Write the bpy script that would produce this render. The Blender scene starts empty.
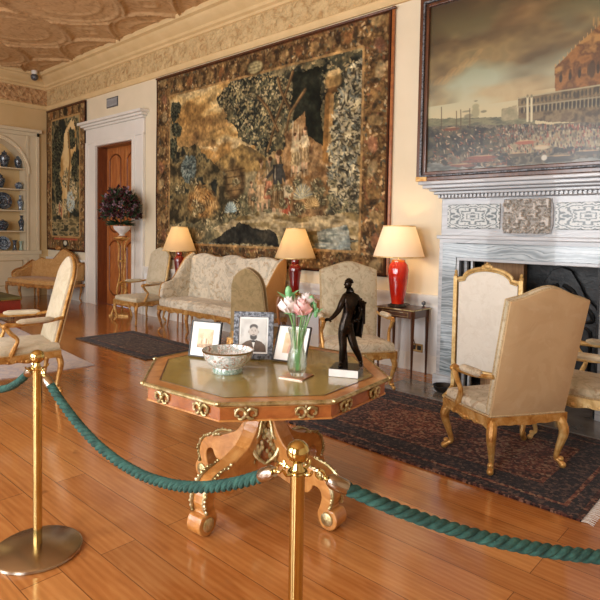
import bpy, bmesh, math, random
import numpy as np
from mathutils import Vector, Matrix
PI = math.pi
sc = bpy.context.scene
col = sc.collection
rnd = random.Random(7)

# ------------------------------------------------------------------ camera
CAMH, FPX, PX, PY = 1.5, 560.0, 300.0, 255.0
_y = math.atan2(610, 560); _p = math.radians(2.45); _a = math.radians(1.0)
_fw = Vector((-math.cos(_y), math.sin(_y), 0)); _r = Vector((_fw.y, -_fw.x, 0)); _up = Vector((0, 0, 1))
_F = _fw*math.cos(_p) - _up*math.sin(_p); _U = _up*math.cos(_p) + _fw*math.sin(_p)
_R2 = _r*math.cos(_a) + _U*math.sin(_a); _U2 = _U*math.cos(_a) - _r*math.sin(_a)
cd = bpy.data.cameras.new('camera'); cam = bpy.data.objects.new('camera', cd); col.objects.link(cam)
M = Matrix((_R2, _U2, -_F)).transposed().to_4x4(); M.translation = (0, 0, CAMH)
cam.matrix_world = M
cd.sensor_width = 36; cd.lens = 36*FPX/600; cd.shift_y = -45/600.0; cd.clip_start = 0.05; cd.clip_end = 60
sc.camera = cam
def wall_pt(u, v, Y=5.31):            # point of the long wall's plane behind a photo coordinate, for measuring wall art
    d = _R2*((u-PX)/FPX) - _U2*((v-PY)/FPX) + _F
    t = Y/d.y
    return d.x*t, CAMH + d.z*t

# ------------------------------------------------------------------ materials
def srgb(c):
    if isinstance(c, str):
        c = [int(c[i:i+2], 16)/255 for i in (0, 2, 4)]
    return tuple((x/12.92 if x <= .04045 else ((x+.055)/1.055)**2.4) for x in c[:3]) + (1,)
class NT:
    def __init__(s, name):
        s.m = bpy.data.materials.new(name); s.m.use_nodes = True
        s.t = s.m.node_tree; s.t.nodes.clear()
        s.o = s.n('ShaderNodeOutputMaterial'); s.b = s.n('ShaderNodeBsdfPrincipled')
        s.l(s.b.outputs[0], s.o.inputs[0])
        s.tc = s.n('ShaderNodeTexCoord')
    def n(s, t, **k):
        x = s.t.nodes.new(t)
        for a, v in k.items(): setattr(x, a, v)
        return x
    def l(s, a, b): s.t.links.new(a, b)
    def set(s, **k):
        for a, v in k.items():
            s.b.inputs[a.replace('_', ' ')].default_value = v
    def mapped(s, scale=(1, 1, 1), loc=(0, 0, 0), rot=(0, 0, 0), src=None):
        mp = s.n('ShaderNodeMapping'); mp.inputs['Scale'].default_value = scale
        mp.inputs['Location'].default_value = loc; mp.inputs['Rotation'].default_value = rot
        s.l(src or s.tc.outputs['Object'], mp.inputs[0]); return mp.outputs[0]
    def noise(s, vec, scale=5, detail=4, rough=.5, dist=0):
        x = s.n('ShaderNodeTexNoise'); x.inputs['Scale'].default_value = scale
        x.inputs['Detail'].default_value = detail; x.inputs['Roughness'].default_value = rough
        x.inputs['Distortion'].default_value = dist
        if vec: s.l(vec, x.inputs['Vector'])
        return x.outputs['Fac']
    def voro(s, vec, scale=5, feature='F1', out='Distance'):
        x = s.n('ShaderNodeTexVoronoi', feature=feature); x.inputs['Scale'].default_value = scale
        s.l(vec, x.inputs['Vector']); return x.outputs[out]
    def ramp(s, fac, stops, interp='LINEAR'):
        x = s.n('ShaderNodeValToRGB'); x.color_ramp.interpolation = interp
        e = x.color_ramp.elements
        while len(e) > 1: e.remove(e[-1])
        e[0].position = stops[0][0]; e[0].color = srgb(stops[0][1])
        for p, c in stops[1:]:
            q = e.new(p); q.color = srgb(c)
        s.l(fac, x.inputs[0]); return x.outputs[0]
    def mix(s, f, a, b, mode='MIX'):
        x = s.n('ShaderNodeMix', data_type='RGBA', blend_type=mode)
        for i, v in ((0, f), (6, a), (7, b)):
            if hasattr(v, 'is_linked'): s.l(v, x.inputs[i])
            elif i == 0: x.inputs[0].default_value = v
            else: x.inputs[i].default_value = srgb(v)
        return x.outputs[2]
    def math(s, op, a, b=None, clamp=False):
        x = s.n('ShaderNodeMath', operation=op, use_clamp=clamp)
        for i, v in ((0, a), (1, b)):
            if v is None: continue
            if hasattr(v, 'is_linked'): s.l(v, x.inputs[i])
            else: x.inputs[i].default_value = v
        return x.outputs[0]
    def color(s, c):
        if hasattr(c, 'is_linked'): s.l(c, s.b.inputs['Base Color'])
        else: s.b.inputs['Base Color'].default_value = srgb(c)
    def bump(s, h, strength=.3, dist=.01):
        x = s.n('ShaderNodeBump'); x.inputs['Strength'].default_value = strength
        x.inputs['Distance'].default_value = dist
        s.l(h, x.inputs['Height']); s.l(x.outputs[0], s.b.inputs['Normal']); return x

def plain(name, c1, c2=None, rough=.5, metal=0., scale=8, bump=0., bs=None, coat=0., spec=.5, det=4, lo=.35, hi=.65):
    k = NT(name)
    f = k.noise(k.mapped(), scale, det, .55)
    k.color(k.ramp(f, [(lo, c1), (hi, c2 or c1)]))
    k.set(Roughness=rough, Metallic=metal, Coat_Weight=coat, Specular_IOR_Level=spec)
    if bump:
        g = k.noise(k.mapped(), bs or scale*4, 3, .6); k.bump(g, bump, .01)
    return k.m

MT = {}
MT['wall'] = plain('wall_paint', 'd8cbae', 'dfd2b6', .75, scale=1.5, bump=.05, bs=60)
MT['wall_shaded'] = plain('shaded_end_wall_paint', 'c9ab78', 'd0b382', .75, scale=1.5)  # wall paint with the far end's warm shade put into its colour
MT['white_shaded'] = plain('shaded_end_woodwork', 'cfc0a0', 'd6c8aa', .5, scale=2)  # white woodwork tinted tan to carry the warm shade around the alcove
MT['wall_white'] = plain('dado_paint', 'dcdcda', 'e3e3e1', .5, scale=2)
MT['white_gloss'] = plain('white_woodwork', 'd9d6cd', 'e0ddd5', .42, scale=2)
MT['plaster'] = plain('plaster_moulding', 'd0b380', 'd9bd8b', .75, scale=3, bump=.1, bs=30)
def frieze_mat(name, a, b, c):
    k = NT(name); v = k.mapped()
    n1 = k.noise(v, 9, 5, .62, 1.2); n2 = k.voro(v, 12)
    h = k.math('ADD', k.math('MULTIPLY', n1, 1.6), n2)
    k.color(k.ramp(n1, [(.36, a), (.5, b), (.62, c)])); k.set(Roughness=.8)
    k.bump(h, .9, .035); return k.m
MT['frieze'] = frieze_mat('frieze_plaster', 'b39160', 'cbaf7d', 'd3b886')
MT['frieze_dark'] = frieze_mat('frieze_plaster_dark', '8f6a44', 'b98f62', 'cba676')  # same frieze relief in darker browns, end wall only
def ceil_mat():
    k = NT('ceiling_plaster'); v = k.mapped()
    n1 = k.noise(v, 7, 5, .6, 1.5); n2 = k.noise(v, 1.1, 3, .6)
    c = k.ramp(n1, [(.36, 'b08a5c'), (.5, 'c8a273'), (.66, 'd0ac7e')])
    k.color(k.mix(k.ramp(n2, [(.35, '000000'), (.7, '666666')]), c, 'b8905f'))
    k.set(Roughness=.85); k.bump(k.math('MULTIPLY', n1, 1.), .35, .02); return k.m
MT['ceiling'] = ceil_mat()

def floor_mat():
    k = NT('oak_floorboards'); v = k.mapped()
    b = k.n('ShaderNodeTexBrick', offset=.37, offset_frequency=2, squash=1, squash_frequency=2)
    k.l(v, b.inputs['Vector'])
    for a, x in (('Scale', 1), ('Mortar Size', .0022), ('Mortar Smooth', .2), ('Bias', 0), ('Brick Width', 2.35), ('Row Height', .178)):
        b.inputs[a].default_value = x
    b.inputs['Color1'].default_value = (0, 0, 0, 1); b.inputs['Color2'].default_value = (1, 1, 1, 1)
    b.inputs['Mortar'].default_value = (.5, .5, .5, 1)
    tone = k.ramp(b.outputs['Color'], [(0, '8c552a'), (.35, 'a86a36'), (.65, 'b2753e'), (1, 'c68c50')])
    # per-board offset for the grain
    sep = k.n('ShaderNodeSeparateXYZ'); k.l(v, sep.inputs[0])
    row = k.math('FLOOR', k.math('DIVIDE', sep.outputs[1], .178))
    cmb = k.n('ShaderNodeCombineXYZ'); k.l(k.math('ADD', sep.outputs[0], k.math('MULTIPLY', row, 3.7)), cmb.inputs[0])
    k.l(sep.outputs[1], cmb.inputs[1]); k.l(row, cmb.inputs[2])
    g = k.n('ShaderNodeMapping'); g.inputs['Scale'].default_value = (1.3, 9, 1); k.l(cmb.outputs[0], g.inputs[0])
    n1 = k.noise(g.outputs[0], 2.2, 6, .65, .7)
    w = k.n('ShaderNodeTexWave', wave_type='BANDS', bands_direction='Y'); k.l(g.outputs[0], w.inputs['Vector'])
    w.inputs['Scale'].default_value = 1.1; w.inputs['Distortion'].default_value = 9; w.inputs['Detail'].default_value = 3
    w.inputs['Detail Scale'].default_value = .6; w.inputs['Detail Roughness'].default_value = .55
    grain = k.math('ADD', k.math('MULTIPLY', n1, .86), k.math('MULTIPLY', w.outputs['Fac'], .14))
    c = k.mix(.42, tone, k.ramp(grain, [(.3, '8a5226'), (.48, 'b07038'), (.66, 'cb9054')]), 'MIX')
    big = k.noise(v, .8, 3, .6)
    c = k.mix(k.ramp(big, [(.35, '000000'), (.75, '555555')]), c, '8c552a')
    fine = k.noise(k.mapped((6, 90, 1)), 3, 3, .6)
    c = k.mix(k.ramp(fine, [(.3, '3a3a3a'), (.45, '000000')]), c, '5f3313')
    knots = k.noise(v, 5.5, 2, .5)
    c = k.mix(k.ramp(knots, [(.71, '000000'), (.76, 'b0b0b0')]), c, '5a2c10')
    c = k.mix(k.math('MULTIPLY', b.outputs['Fac'], .75), c, '4b2610')
    k.color(c)
    k.l(k.ramp(k.noise(v, 6, 4, .6), [(.3, '595959'), (.7, '7a7a7a')]), k.b.inputs['Roughness'])
    k.set(Specular_IOR_Level=.5, Coat_Weight=.5, Coat_Roughness=.13)
    k.bump(k.math('SUBTRACT', k.math('MULTIPLY', grain, .15), k.math('MULTIPLY', b.outputs['Fac'], 1.)), .25, .003)
    return k.m
MT['floor'] = floor_mat()

def fabric(name, ground, mid, accent, dark, scale=7, rough=.9, amt=.5):
    k = NT(name); v = k.mapped()
    n1 = k.noise(v, scale, 4, .6, 2.2); n2 = k.noise(k.mapped(loc=(5, 3, 1)), scale*1.4, 4, .6, 2.5)
    n3 = k.noise(k.mapped(loc=(9, 1, 7)), scale*2.4, 3, .6, 1.5)
    c = k.mix(k.ramp(n1, [(amt-.03, '000000'), (amt+.06, 'cccccc')]), ground, mid)
    c = k.mix(k.ramp(n2, [(.56, '000000'), (.62, 'bbbbbb')]), c, accent)
    c = k.mix(k.ramp(n3, [(.61, '000000'), (.67, '999999')]), c, dark)
    k.color(c); k.set(Roughness=rough, Sheen_Weight=.15, Specular_IOR_Level=.2)
    k.bump(k.noise(v, 260, 2, .5), .25, .002); return k.m
MT['tap_light'] = fabric('tapestry_upholstery_light', 'c0b498', 'a2987e', '94785a', '7a664a', 6)
MT['tap_sofa'] = fabric('tapestry_upholstery_settee', 'd2c8b2', 'a8a290', '9c7a4a', '6c6858', 5)
MT['tap_seat'] = fabric('tapestry_upholstery_seat', 'cbc0a8', 'a59a80', '906c4c', '6a4e3a', 7)
MT['tap_brown'] = fabric('tapestry_upholstery_brown', '8f7c58', '7c6c4a', '6c6040', '5c482e', 7)
MT['tap_gold'] = fabric('silk_upholstery_gold', 'b98f58', 'a87d48', 'c9a673', '94683a', 7)
MT['cream_damask'] = fabric('cream_damask', 'e0dacc', 'd8d1c2', 'e4dfd3', 'cfc6b4', 5)
MT['white_damask'] = fabric('ivory_damask', 'c3b89e', 'b3a789', 'c9bfa6', 'a39676', 6)
MT['tan'] = fabric('plain_tan_backcloth', 'b89c74', 'b2956c', 'bda27c', 'bfa684', 2.5)
MT['tan_lamplit'] = fabric('lamplit_tan_backcloth', 'b98a50', 'b38248', 'bf9258', 'bc8f56', 2.5)  # plain tan backcloth with the lamp's glow mixed into its colour
MT['gimp'] = plain('gimp_braid', 'a08a66', 'c2ae88', .8, scale=120, bump=.5, bs=150)
def gilt(name, a, b, c, metal=.45, rough=.42):
    k = NT(name); v = k.mapped(); n = k.noise(v, 14, 5, .65, .6)
    k.color(k.ramp(n, [(.32, a), (.5, b), (.68, c)])); k.set(Metallic=metal, Roughness=rough)
    k.bump(k.noise(v, 45, 3, .6), .25, .006); return k.m
def smooth_metal(name, a, b, c, metal, rough):
    k = NT(name); k.color(k.ramp(k.noise(k.mapped(), 5, 2), [(.3, a), (.5, b), (.7, c)])); k.set(Metallic=metal, Roughness=rough); return k.m
MT['gilt'] = gilt('gilded_wood', '94622c', 'b98a48', 'cfac72')
MT['gilt_pale'] = gilt('pale_gilded_wood', 'a8834c', 'd2b070', 'e3cb96', .35, .45)
MT['walnut'] = gilt('gilded_walnut', '6a401c', '9c6a34', 'c0904f', .2, .4)
MT['brass'] = smooth_metal('polished_brass', 'b8a060', 'c6b072', 'd0bc80', 1., .12)
MT['brass_satin'] = smooth_metal('satin_brass', 'a39684', 'b0a493', 'bcb1a2', 1., .26)
MT['ormolu'] = gilt('ormolu_mount', '7c6a40', 'b8a878', 'e0d6b4', .8, .38)
def wood(name, a, b, c, rough=.3, scale=(1, 1, 12), coat=.4, s=2.5):
    k = NT(name); v = k.mapped(scale); n = k.noise(v, s, 6, .6, 1.2)
    k.color(k.ramp(n, [(.3, a), (.5, b), (.7, c)])); k.set(Roughness=rough, Coat_Weight=coat, Coat_Roughness=.15)
    return k.m
MT['door'] = wood('mahogany_door', '7c421a', 'a55f2c', 'bd7c40', .38, (9, 9, 1))
MT['door_dark'] = wood('mahogany_door_reveal', '5a2a10', '6e3614', '7e4219', .4, (9, 9, 1))
MT['table_wood'] = wood('satinwood_veneer', 'a0652e', 'b87d40', 'cb9656', .3, (4, 4, 5))
MT['table_red'] = wood('rosewood_veneer', '7c421c', '9c5a2a', 'b06c36', .28, (4, 4, 5))
MT['dark_wood'] = wood('dark_mahogany', '3a1e10', '55301a', '6d4024', .3, (6, 6, 1))
MT['side_wood'] = wood('walnut_side_table', '7a4a20', '9b6430', 'b57b40', .3, (5, 5, 2))
MT['leather_top'] = plain('gold_green_leather', '8f7c3a', 'a08b48', .27, scale=3, coat=.6, spec=.6, bump=.04, bs=200)
MT['iron'] = plain('cast_iron', '1b1c1d', '2c2c2c', .45, .6, scale=12, bump=.4, bs=30)
MT['bronze'] = plain('dark_bronze', '14100c', '2a2018', .24, .75, scale=12, bump=.15, bs=40)
MT['black'] = plain('black_paint', '121110', '1c1a18', .4, scale=6)
MT['slat_wood'] = wood('firebox_panel_wood', '7a5634', '997048', 'b08a5c', .6, (30, 30, 1), 0)
def marble(name, a, b, c, scale=(1, 1, 1), s=2.2, dist=2.5, rough=.22, wave=3.0):
    k = NT(name); v = k.mapped(scale)
    n = k.noise(v, s, 5, .55, dist)
    w = k.n('ShaderNodeTexWave', wave_type='BANDS', bands_direction='Z'); k.l(v, w.inputs['Vector'])
    w.inputs['Scale'].default_value = wave; w.inputs['Distortion'].default_value = 7; w.inputs['Detail'].default_value = 4
    w.inputs['Detail Scale'].default_value = 1.1
    f = k.math('ADD', k.math('MULTIPLY', n, .5), k.math('MULTIPLY', w.outputs['Fac'], .5))
    k.color(k.ramp(f, [(.2, a), (.36, b), (.5, c), (.58, a), (.66, b), (.8, c)])); k.set(Roughness=rough, Coat_Weight=.3)
    return k.m
MT['marble_grey'] = marble('grey_white_marble', '9a9c9e', 'a8aaac', 'b4b6b8', (1, 1, 2), 1.5, 1, .35, 1.)
MT['marble_vein'] = marble('veined_grey_marble', '5c686c', '88949a', 'aab4b8', (.7, 1, 1.6), 1.6, 2.2, .22, 2.2)
def panel_marble():
    k = NT('bookmatched_marble')                    # figured panel, symmetric about its own centre
    sep = k.n('ShaderNodeSeparateXYZ'); k.l(k.tc.outputs['Object'], sep.inputs[0])
    ax = k.math('ABSOLUTE', sep.outputs[0]); az = k.math('ABSOLUTE', sep.outputs[2])
    c = k.n('ShaderNodeCombineXYZ'); k.l(ax, c.inputs[0]); k.l(k.math('MULTIPLY', az, 1.8), c.inputs[2])
    w = k.n('ShaderNodeTexWave', wave_type='RINGS', rings_direction='SPHERICAL'); k.l(c.outputs[0], w.inputs['Vector'])
    w.inputs['Scale'].default_value = 5.5; w.inputs['Distortion'].default_value = 13; w.inputs['Detail'].default_value = 3
    w.inputs['Detail Scale'].default_value = 2.2
    k.color(k.ramp(w.outputs['Fac'], [(.05, '3c4544'), (.35, '6f7876'), (.6, 'a4a9a6'), (.9, 'b8bab6')])); k.set(Roughness=.25)
    return k.m
MT['marble_panel'] = panel_marble()
MT['relief'] = plain('carved_stone', '9a9288', 'd2ccc2', .6, scale=30)
MT['hearth'] = plain('polished_grey_stone', '6b6660', '8d8780', .2, scale=4, coat=.5)
def rug_mat(name, a, b, c, d, per=.5):
    k = NT(name); v = k.mapped()
    n = k.noise(v, 22, 5, .8, .5); n2 = k.noise(v, 3, 3, .6)
    ck = k.voro(k.mapped((1, 1, 0)), 55, out='Color')
    x = k.n('ShaderNodeSeparateColor'); k.l(ck, x.inputs[0])
    base = k.ramp(k.math('ADD', k.math('MULTIPLY', n, .6), k.math('MULTIPLY', x.outputs[0], .4)), [(.34, a), (.48, b), (.58, c), (.68, d)])
    k.color(k.mix(k.ramp(n2, [(.45, '000000'), (.7, '707070')]), base, a))
    k.set(Roughness=.95, Sheen_Weight=.08, Specular_IOR_Level=.1)
    k.bump(n, .6, .01); return k.m
MT['rug'] = rug_mat('dark_red_rug', '1d1110', '3a1f1a', '5a3228', '7a5a48')
MT['rug_border'] = rug_mat('dark_rug_border', '0f0f14', '1c1a20', '33262a', '5c463c')
MT['rug_band'] = rug_mat('rug_guard_stripe', '33180f', '5c2c20', '7c4c38', '8e7358')
MT['rug_brown'] = rug_mat('brown_rug', '2a1c16', '3f2c22', '54402f', '6b5740')
MT['rug_pale'] = fabric('pale_rug', 'c3b6ae', '9b97a6', 'b8a49a', '5d6076', 6)
MT['fringe'] = plain('rug_fringe', 'b9b2a8', 'd8d2c8', .95, scale=200)
MT['rope'] = plain('green_rope_fibre', '1d3f38', '336056', .9, scale=30, bump=.6, bs=260)
MT['leather_red'] = plain('red_leather', '6f1f14', '8a2c1c', .4, scale=5, coat=.2, bump=.1)
MT['velvet_olive'] = plain('olive_velvet', '55502e', '6a6238', .9, scale=4)
def glaze(name, a, b, c):
    k = NT(name); n = k.noise(k.mapped(), 5, 3, .5)
    k.color(k.ramp(n, [(.35, a), (.5, b), (.65, c)])); k.set(Roughness=.09, Coat_Weight=1., Coat_Roughness=.04); return k.m
MT['glaze_dark'] = glaze('oxblood_glaze', '5f0a0c', '7a1010', '8e1a14')
MT['glaze_red'] = glaze('flame_red_glaze', 'a3130a', 'c01d0c', 'd03412')
MT['glaze_orange'] = glaze('orange_glaze_neck', 'd0540c', 'e06a14', 'e87a20')
def shade_mat(name, c, tr):
    k = NT(name); t = k.n('ShaderNodeBsdfTranslucent'); d = k.n('ShaderNodeBsdfDiffuse'); mx = k.n('ShaderNodeMixShader')
    t.inputs[0].default_value = srgb(c); d.inputs[0].default_value = srgb(c); mx.inputs[0].default_value = tr
    k.l(d.outputs[0], mx.inputs[1]); k.l(t.outputs[0], mx.inputs[2]); k.l(mx.outputs[0], k.o.inputs[0])
    k.t.nodes.remove(k.b); return k.m
MT['shade'] = shade_mat('pleated_silk_shade', 'e6cfa6', .5)
MT['shade_white'] = shade_mat('cream_card_shade', 'f2e6d2', .35)
def porcelain(name, ground, blue, third, s=14):
    k = NT(name); v = k.mapped(); n = k.noise(v, s, 4, .6, 1.5); n2 = k.noise(k.mapped(loc=(4, 4, 2)), s*1.2, 3, .6, 2)
    c = k.mix(k.ramp(n, [(.48, '000000'), (.54, 'ffffff')]), ground, blue)
    c = k.mix(k.ramp(n2, [(.56, '000000'), (.6, 'ffffff')]), c, third)
    k.color(c); k.set(Roughness=.12, Coat_Weight=.8); return k.m
MT['china_dark'] = porcelain('dark_blue_china', '39424c', '141c2a', '6d7d88', 20)
MT['china_blue'] = porcelain('blue_white_china', '8fa0ac', '1d2b44', '35506c', 25)
MT['china_bowl'] = porcelain('famille_rose_china', 'e2e3e0', 'b2beba', 'b08470', 30)
MT['china_band'] = porcelain('green_diaper_band', '93a99c', '6d8a7c', 'c8cfc4', 60)
MT['terracotta'] = plain('gilt_plinth', '8e5a34', 'a8744a', .6)
MT['photo_silver'] = plain('patterned_pewter', '3c3e42', '7a7d82', .4, .5, scale=60, bump=.5, bs=80, lo=.42, hi=.58)
MT['mount_white'] = plain('white_mount_board', 'e8e6e0', 'eceae4', .6)
MT['socket'] = plain('brass_socket_plate', 'a88a58', 'b89a66', .3, .8)
MT['marble_white'] = plain('white_marble', 'c9c4be', 'dcd7d0', .25, scale=12)
MT['marble_dark'] = plain('black_marble', '22201f', '35302e', .2, scale=10)
MT['stem'] = plain('green_stem', '5c8a4a', '7aa860', .5, scale=20)
MT['bud'] = plain('green_bud', '6fae74', '93c795', .5, scale=20)
MT['petal_pink'] = plain('pink_petal', 'e2a8a4', 'f0ccc6', .6, scale=30)
MT['petal_white'] = plain('white_petal', 'e6d8d4', 'f2ebe6', .6, scale=30)
MT['leaf_dark'] = plain('dark_foliage', '1c2f18', '33482a', .6, scale=20)
MT['flower_maroon'] = plain('maroon_flower', '3a0f18', '5c1a28', .7, scale=20)
MT['flower_mauve'] = plain('mauve_flower', '7c5a68', 'a88a94', .7, scale=20)
def glass_mat(name, rough=0., c=(.96, 1, .98, 1)):
    k = NT(name); g = k.n('ShaderNodeBsdfGlass'); t = k.n('ShaderNodeBsdfTransparent'); mx = k.n('ShaderNodeMixShader')
    g.inputs['Color'].default_value = c; g.inputs['Roughness'].default_value = rough; g.inputs['IOR'].default_value = 1.4
    t.inputs[0].default_value = c; mx.inputs[0].default_value = .7
    k.l(t.outputs[0], mx.inputs[1]); k.l(g.outputs[0], mx.inputs[2]); k.l(mx.outputs[0], k.o.inputs[0])
    k.t.nodes.remove(k.b); return k.m
MT['glass'] = glass_mat('cut_glass')
MT['pane'] = plain('window_pane_glass', 'aab4bc', 'b4bec6', .05)
def paint_mat(name, rough=.95, bump=.2, coat=0.):
    k = NT(name); a = k.n('ShaderNodeAttribute'); a.attribute_name = 'picture'
    k.l(a.outputs['Color'], k.b.inputs['Base Color']); k.set(Roughness=rough, Specular_IOR_Level=.2 if rough > .8 else .5, Coat_Weight=coat, Coat_Roughness=.2)
    if bump: k.bump(k.noise(k.mapped(), 160, 2, .5), bump, .003)
    return k.m
MT['woven'] = paint_mat('woven_wool_and_silk'); MT['oil'] = paint_mat('varnished_oil_paint', .4, .08, .25); MT['print'] = paint_mat('photographic_print', .45, 0)

# ------------------------------------------------------------------ mesh tools
def crom(pts, n=5):
    P = [Vector(p) for p in pts]; out = []
    for i in range(len(P)-1):
        a = P[max(i-1, 0)]; b = P[i]; c = P[i+1]; d = P[min(i+2, len(P)-1)]
        for j in range(n):
            t = j/n
            out.append(.5*((2*b) + (c-a)*t + (2*a-5*b+4*c-d)*t*t + (3*b-a-3*c+d)*t**3))
    out.append(P[-1]); return out
class MB:
    def __init__(s): s.v = []; s.f = []; s.T = Matrix.Identity(4)
    def add(s, vs, fs):
        o = len(s.v); T = s.T
        s.v += [tuple(T @ Vector(p)) for p in vs]; s.f += [tuple(i+o for i in f) for f in fs]
    def box(s, x0, x1, y0, y1, z0, z1):
        s.add([(x, y, z) for z in (z0, z1) for y in (y0, y1) for x in (x0, x1)],
              [(0, 2, 3, 1), (4, 5, 7, 6), (0, 1, 5, 4), (2, 6, 7, 3), (0, 4, 6, 2), (1, 3, 7, 5)])
    def cbox(s, c, d): s.box(c[0]-d[0]/2, c[0]+d[0]/2, c[1]-d[1]/2, c[1]+d[1]/2, c[2]-d[2]/2, c[2]+d[2]/2)
    def lathe(s, prof, n=24, c=(0, 0, 0), cap=True):
        vs = []; fs = []
        for r, z in prof:
            for k in range(n):
                a = 2*PI*k/n; vs.append((c[0]+r*math.cos(a), c[1]+r*math.sin(a), c[2]+z))
        for i in range(len(prof)-1):
            for k in range(n):
                k2 = (k+1) % n; fs.append((i*n+k, i*n+k2, (i+1)*n+k2, (i+1)*n+k))
        if cap:
            if prof[0][0] > 1e-5: fs.append(tuple(range(n-1, -1, -1)))
            if prof[-1][0] > 1e-5: fs.append(tuple((len(prof)-1)*n+k for k in range(n)))
        s.add(vs, fs)
    def ball(s, c, r, n=12, m=8, sq=(1, 1, 1)):
        vs = []; fs = []
        for i in range(m+1):
            t = PI*i/m
            for k in range(n):
                a = 2*PI*k/n; vs.append((c[0]+r*sq[0]*math.sin(t)*math.cos(a), c[1]+r*sq[1]*math.sin(t)*math.sin(a), c[2]-r*sq[2]*math.cos(t)))
        for i in range(m):
            for k in range(n):
                k2 = (k+1) % n; fs.append((i*n+k, i*n+k2, (i+1)*n+k2, (i+1)*n+k))
        s.add(vs, fs)
    def tube(s, pts, rad, n=10, smooth=0, flat=1., cap=True):
        P = [Vector(p) for p in pts]
        R = list(rad) if hasattr(rad, '__len__') else [rad]*len(P)
        if smooth:
            Q = crom(P, smooth); m = len(Q); RR = []
            rc = crom([(r, 0, 0) for r in R], smooth); R = [q.x for q in rc]; P = Q
        vs = []; fs = []; up = None
        for i, p in enumerate(P):
            t = (P[min(i+1, len(P)-1)] - P[max(i-1, 0)])
            if t.length < 1e-9: t = Vector((0, 0, 1))
            t.normalize()
            if up is None: up = Vector((0, 0, 1)) if abs(t.z) < .9 else Vector((1, 0, 0))
            b = t.cross(up); b.normalize(); u = b.cross(t); up = u
            for k in range(n):
                a = 2*PI*k/n; vs.append(p + (b*math.cos(a) + u*math.sin(a)*flat)*R[i])
        for i in range(len(P)-1):
            for k in range(n):
                k2 = (k+1) % n; fs.append((i*n+k, i*n+k2, (i+1)*n+k2, (i+1)*n+k))
        if cap: fs.append(tuple(range(n-1, -1, -1))); fs.append(tuple((len(P)-1)*n+k for k in range(n)))
        s.add(vs, fs)
    def prism(s, poly, t0, t1, axis='y'):
        n = len(poly)
        def P(a, b, t): return {'y': (a, t, b), 'x': (t, a, b), 'z': (a, b, t)}[axis]
        s.add([P(a, b, t0) for a, b in poly] + [P(a, b, t1) for a, b in poly],
              [tuple(range(n)), tuple(range(2*n-1, n-1, -1))] + [(i, (i+1) % n + 0, (i+1) % n + n, i+n)[::-1] for i in range(n)])
    def strip(s, prof, path):              # open profile (2D: out, z) swept along XY path points with mitred normals
        n = len(prof); vs = []; fs = []
        for i, p in enumerate(path):
            a = Vector(path[max(i-1, 0)]); b = Vector(path[min(i+1, len(path)-1)]); p = Vector(p)
            d1 = (p-a).normalized() if i else (b-p).normalized(); d2 = (b-p).normalized() if i < len(path)-1 else d1
            n1 = Vector((-d1.y, d1.x)); n2 = Vector((-d2.y, d2.x)); m = (n1+n2); m = m/(m.dot(n1))if m.length > 1e-6 else n1
            for o, z in prof: vs.append((p.x+m.x*o, p.y+m.y*o, z))
        for i in range(len(path)-1):
            for k in range(n-1): fs.append((i*n+k, (i+1)*n+k, (i+1)*n+k+1, i*n+k+1))
        s.add(vs, fs)
    def pad(s, poly, t, r=.02, bulge=.0, rings=4, back=0.):
        """Cushion: 2D outline (x, y) CCW, from z=0 up to z=t, rounded rim, bulging top."""
        n = len(poly); P = [Vector(p) for p in poly]; N = []
        for i in range(n):
            d1 = (P[i]-P[i-1]).normalized(); d2 = (P[(i+1) % n]-P[i]).normalized()
            m = Vector((d1.y, -d1.x)) + Vector((d2.y, -d2.x)); N.append(m.normalized() if m.length > 1e-6 else Vector((d1.y, -d1.x)))
        C = sum(P, Vector((0, 0)))/n
        lay = []
        rb = min(r, t/2)
        for ins, z in ((r, 0), (r*.3, rb*.3), (0, rb), (0, t-rb), (r*.3, t-rb*.3), (r, t)):
            lay.append([(p.x-m.x*ins, p.y-m.y*ins, z) for p, m in zip(P, N)])
        top = lay[-1]
        for q in range(1, rings+1):
            f = 1-q/(rings+.6)
            lay.append([(C.x+(x-C.x)*f, C.y+(y-C.y)*f, t+bulge*(1-f*f)) for x, y, z in top])
        bot = lay[0]; low = []
        for q in range(1, 3):
            f = 1-q/2.6
            low.append([(C.x+(x-C.x)*f, C.y+(y-C.y)*f, -back*(1-f*f)) for x, y, z in bot])
        lay = low[::-1]+lay
        vs = [p for l in lay for p in l]; fs = []
        for i in range(len(lay)-1):
            for k in range(n): k2 = (k+1) % n; fs.append((i*n+k, i*n+k2, (i+1)*n+k2, (i+1)*n+k))
        fs.append(tuple(range(n-1, -1, -1))); fs.append(tuple((len(lay)-1)*n+k for k in range(n)))
        s.add(vs, fs)
    def build(s, name, mat, parent=None, smooth=True, bevel=0, ang=35):
        me = bpy.data.meshes.new(name); me.from_pydata(s.v, [], s.f)
        bm = bmesh.new(); bm.from_mesh(me); bmesh.ops.remove_doubles(bm, verts=bm.verts, dist=1e-6)
        bmesh.ops.recalc_face_normals(bm, faces=bm.faces); bm.to_mesh(me); bm.free()
        me.materials.append(MT[mat] if isinstance(mat, str) else mat)
        o = bpy.data.objects.new(name, me); col.objects.link(o)
        if parent: o.parent = parent
        if bevel:
            b = o.modifiers.new('bevel', 'BEVEL'); b.width = bevel; b.segments = 2; b.limit_method = 'ANGLE'; b.angle_limit = math.radians(40)
        if smooth:
            for p in me.polygons: p.use_smooth = True
            if hasattr(me, 'set_sharp_from_angle'): me.set_sharp_from_angle(angle=math.radians(ang))
        return o
def tag(o, label=None, cat=None, group=None, kind=None):
    if label: o['label'] = label
    if cat: o['category'] = cat
    if group: o['group'] = group
    if kind: o['kind'] = kind
    return o
def thing(name, label, cat, loc=(0, 0, 0), rz=0, group=None):
    o = bpy.data.objects.new(name, None); col.objects.link(o); o.location = loc; o.rotation_euler = (0, 0, rz)
    o.empty_display_size = .1
    return tag(o, label, cat, group)
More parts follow.
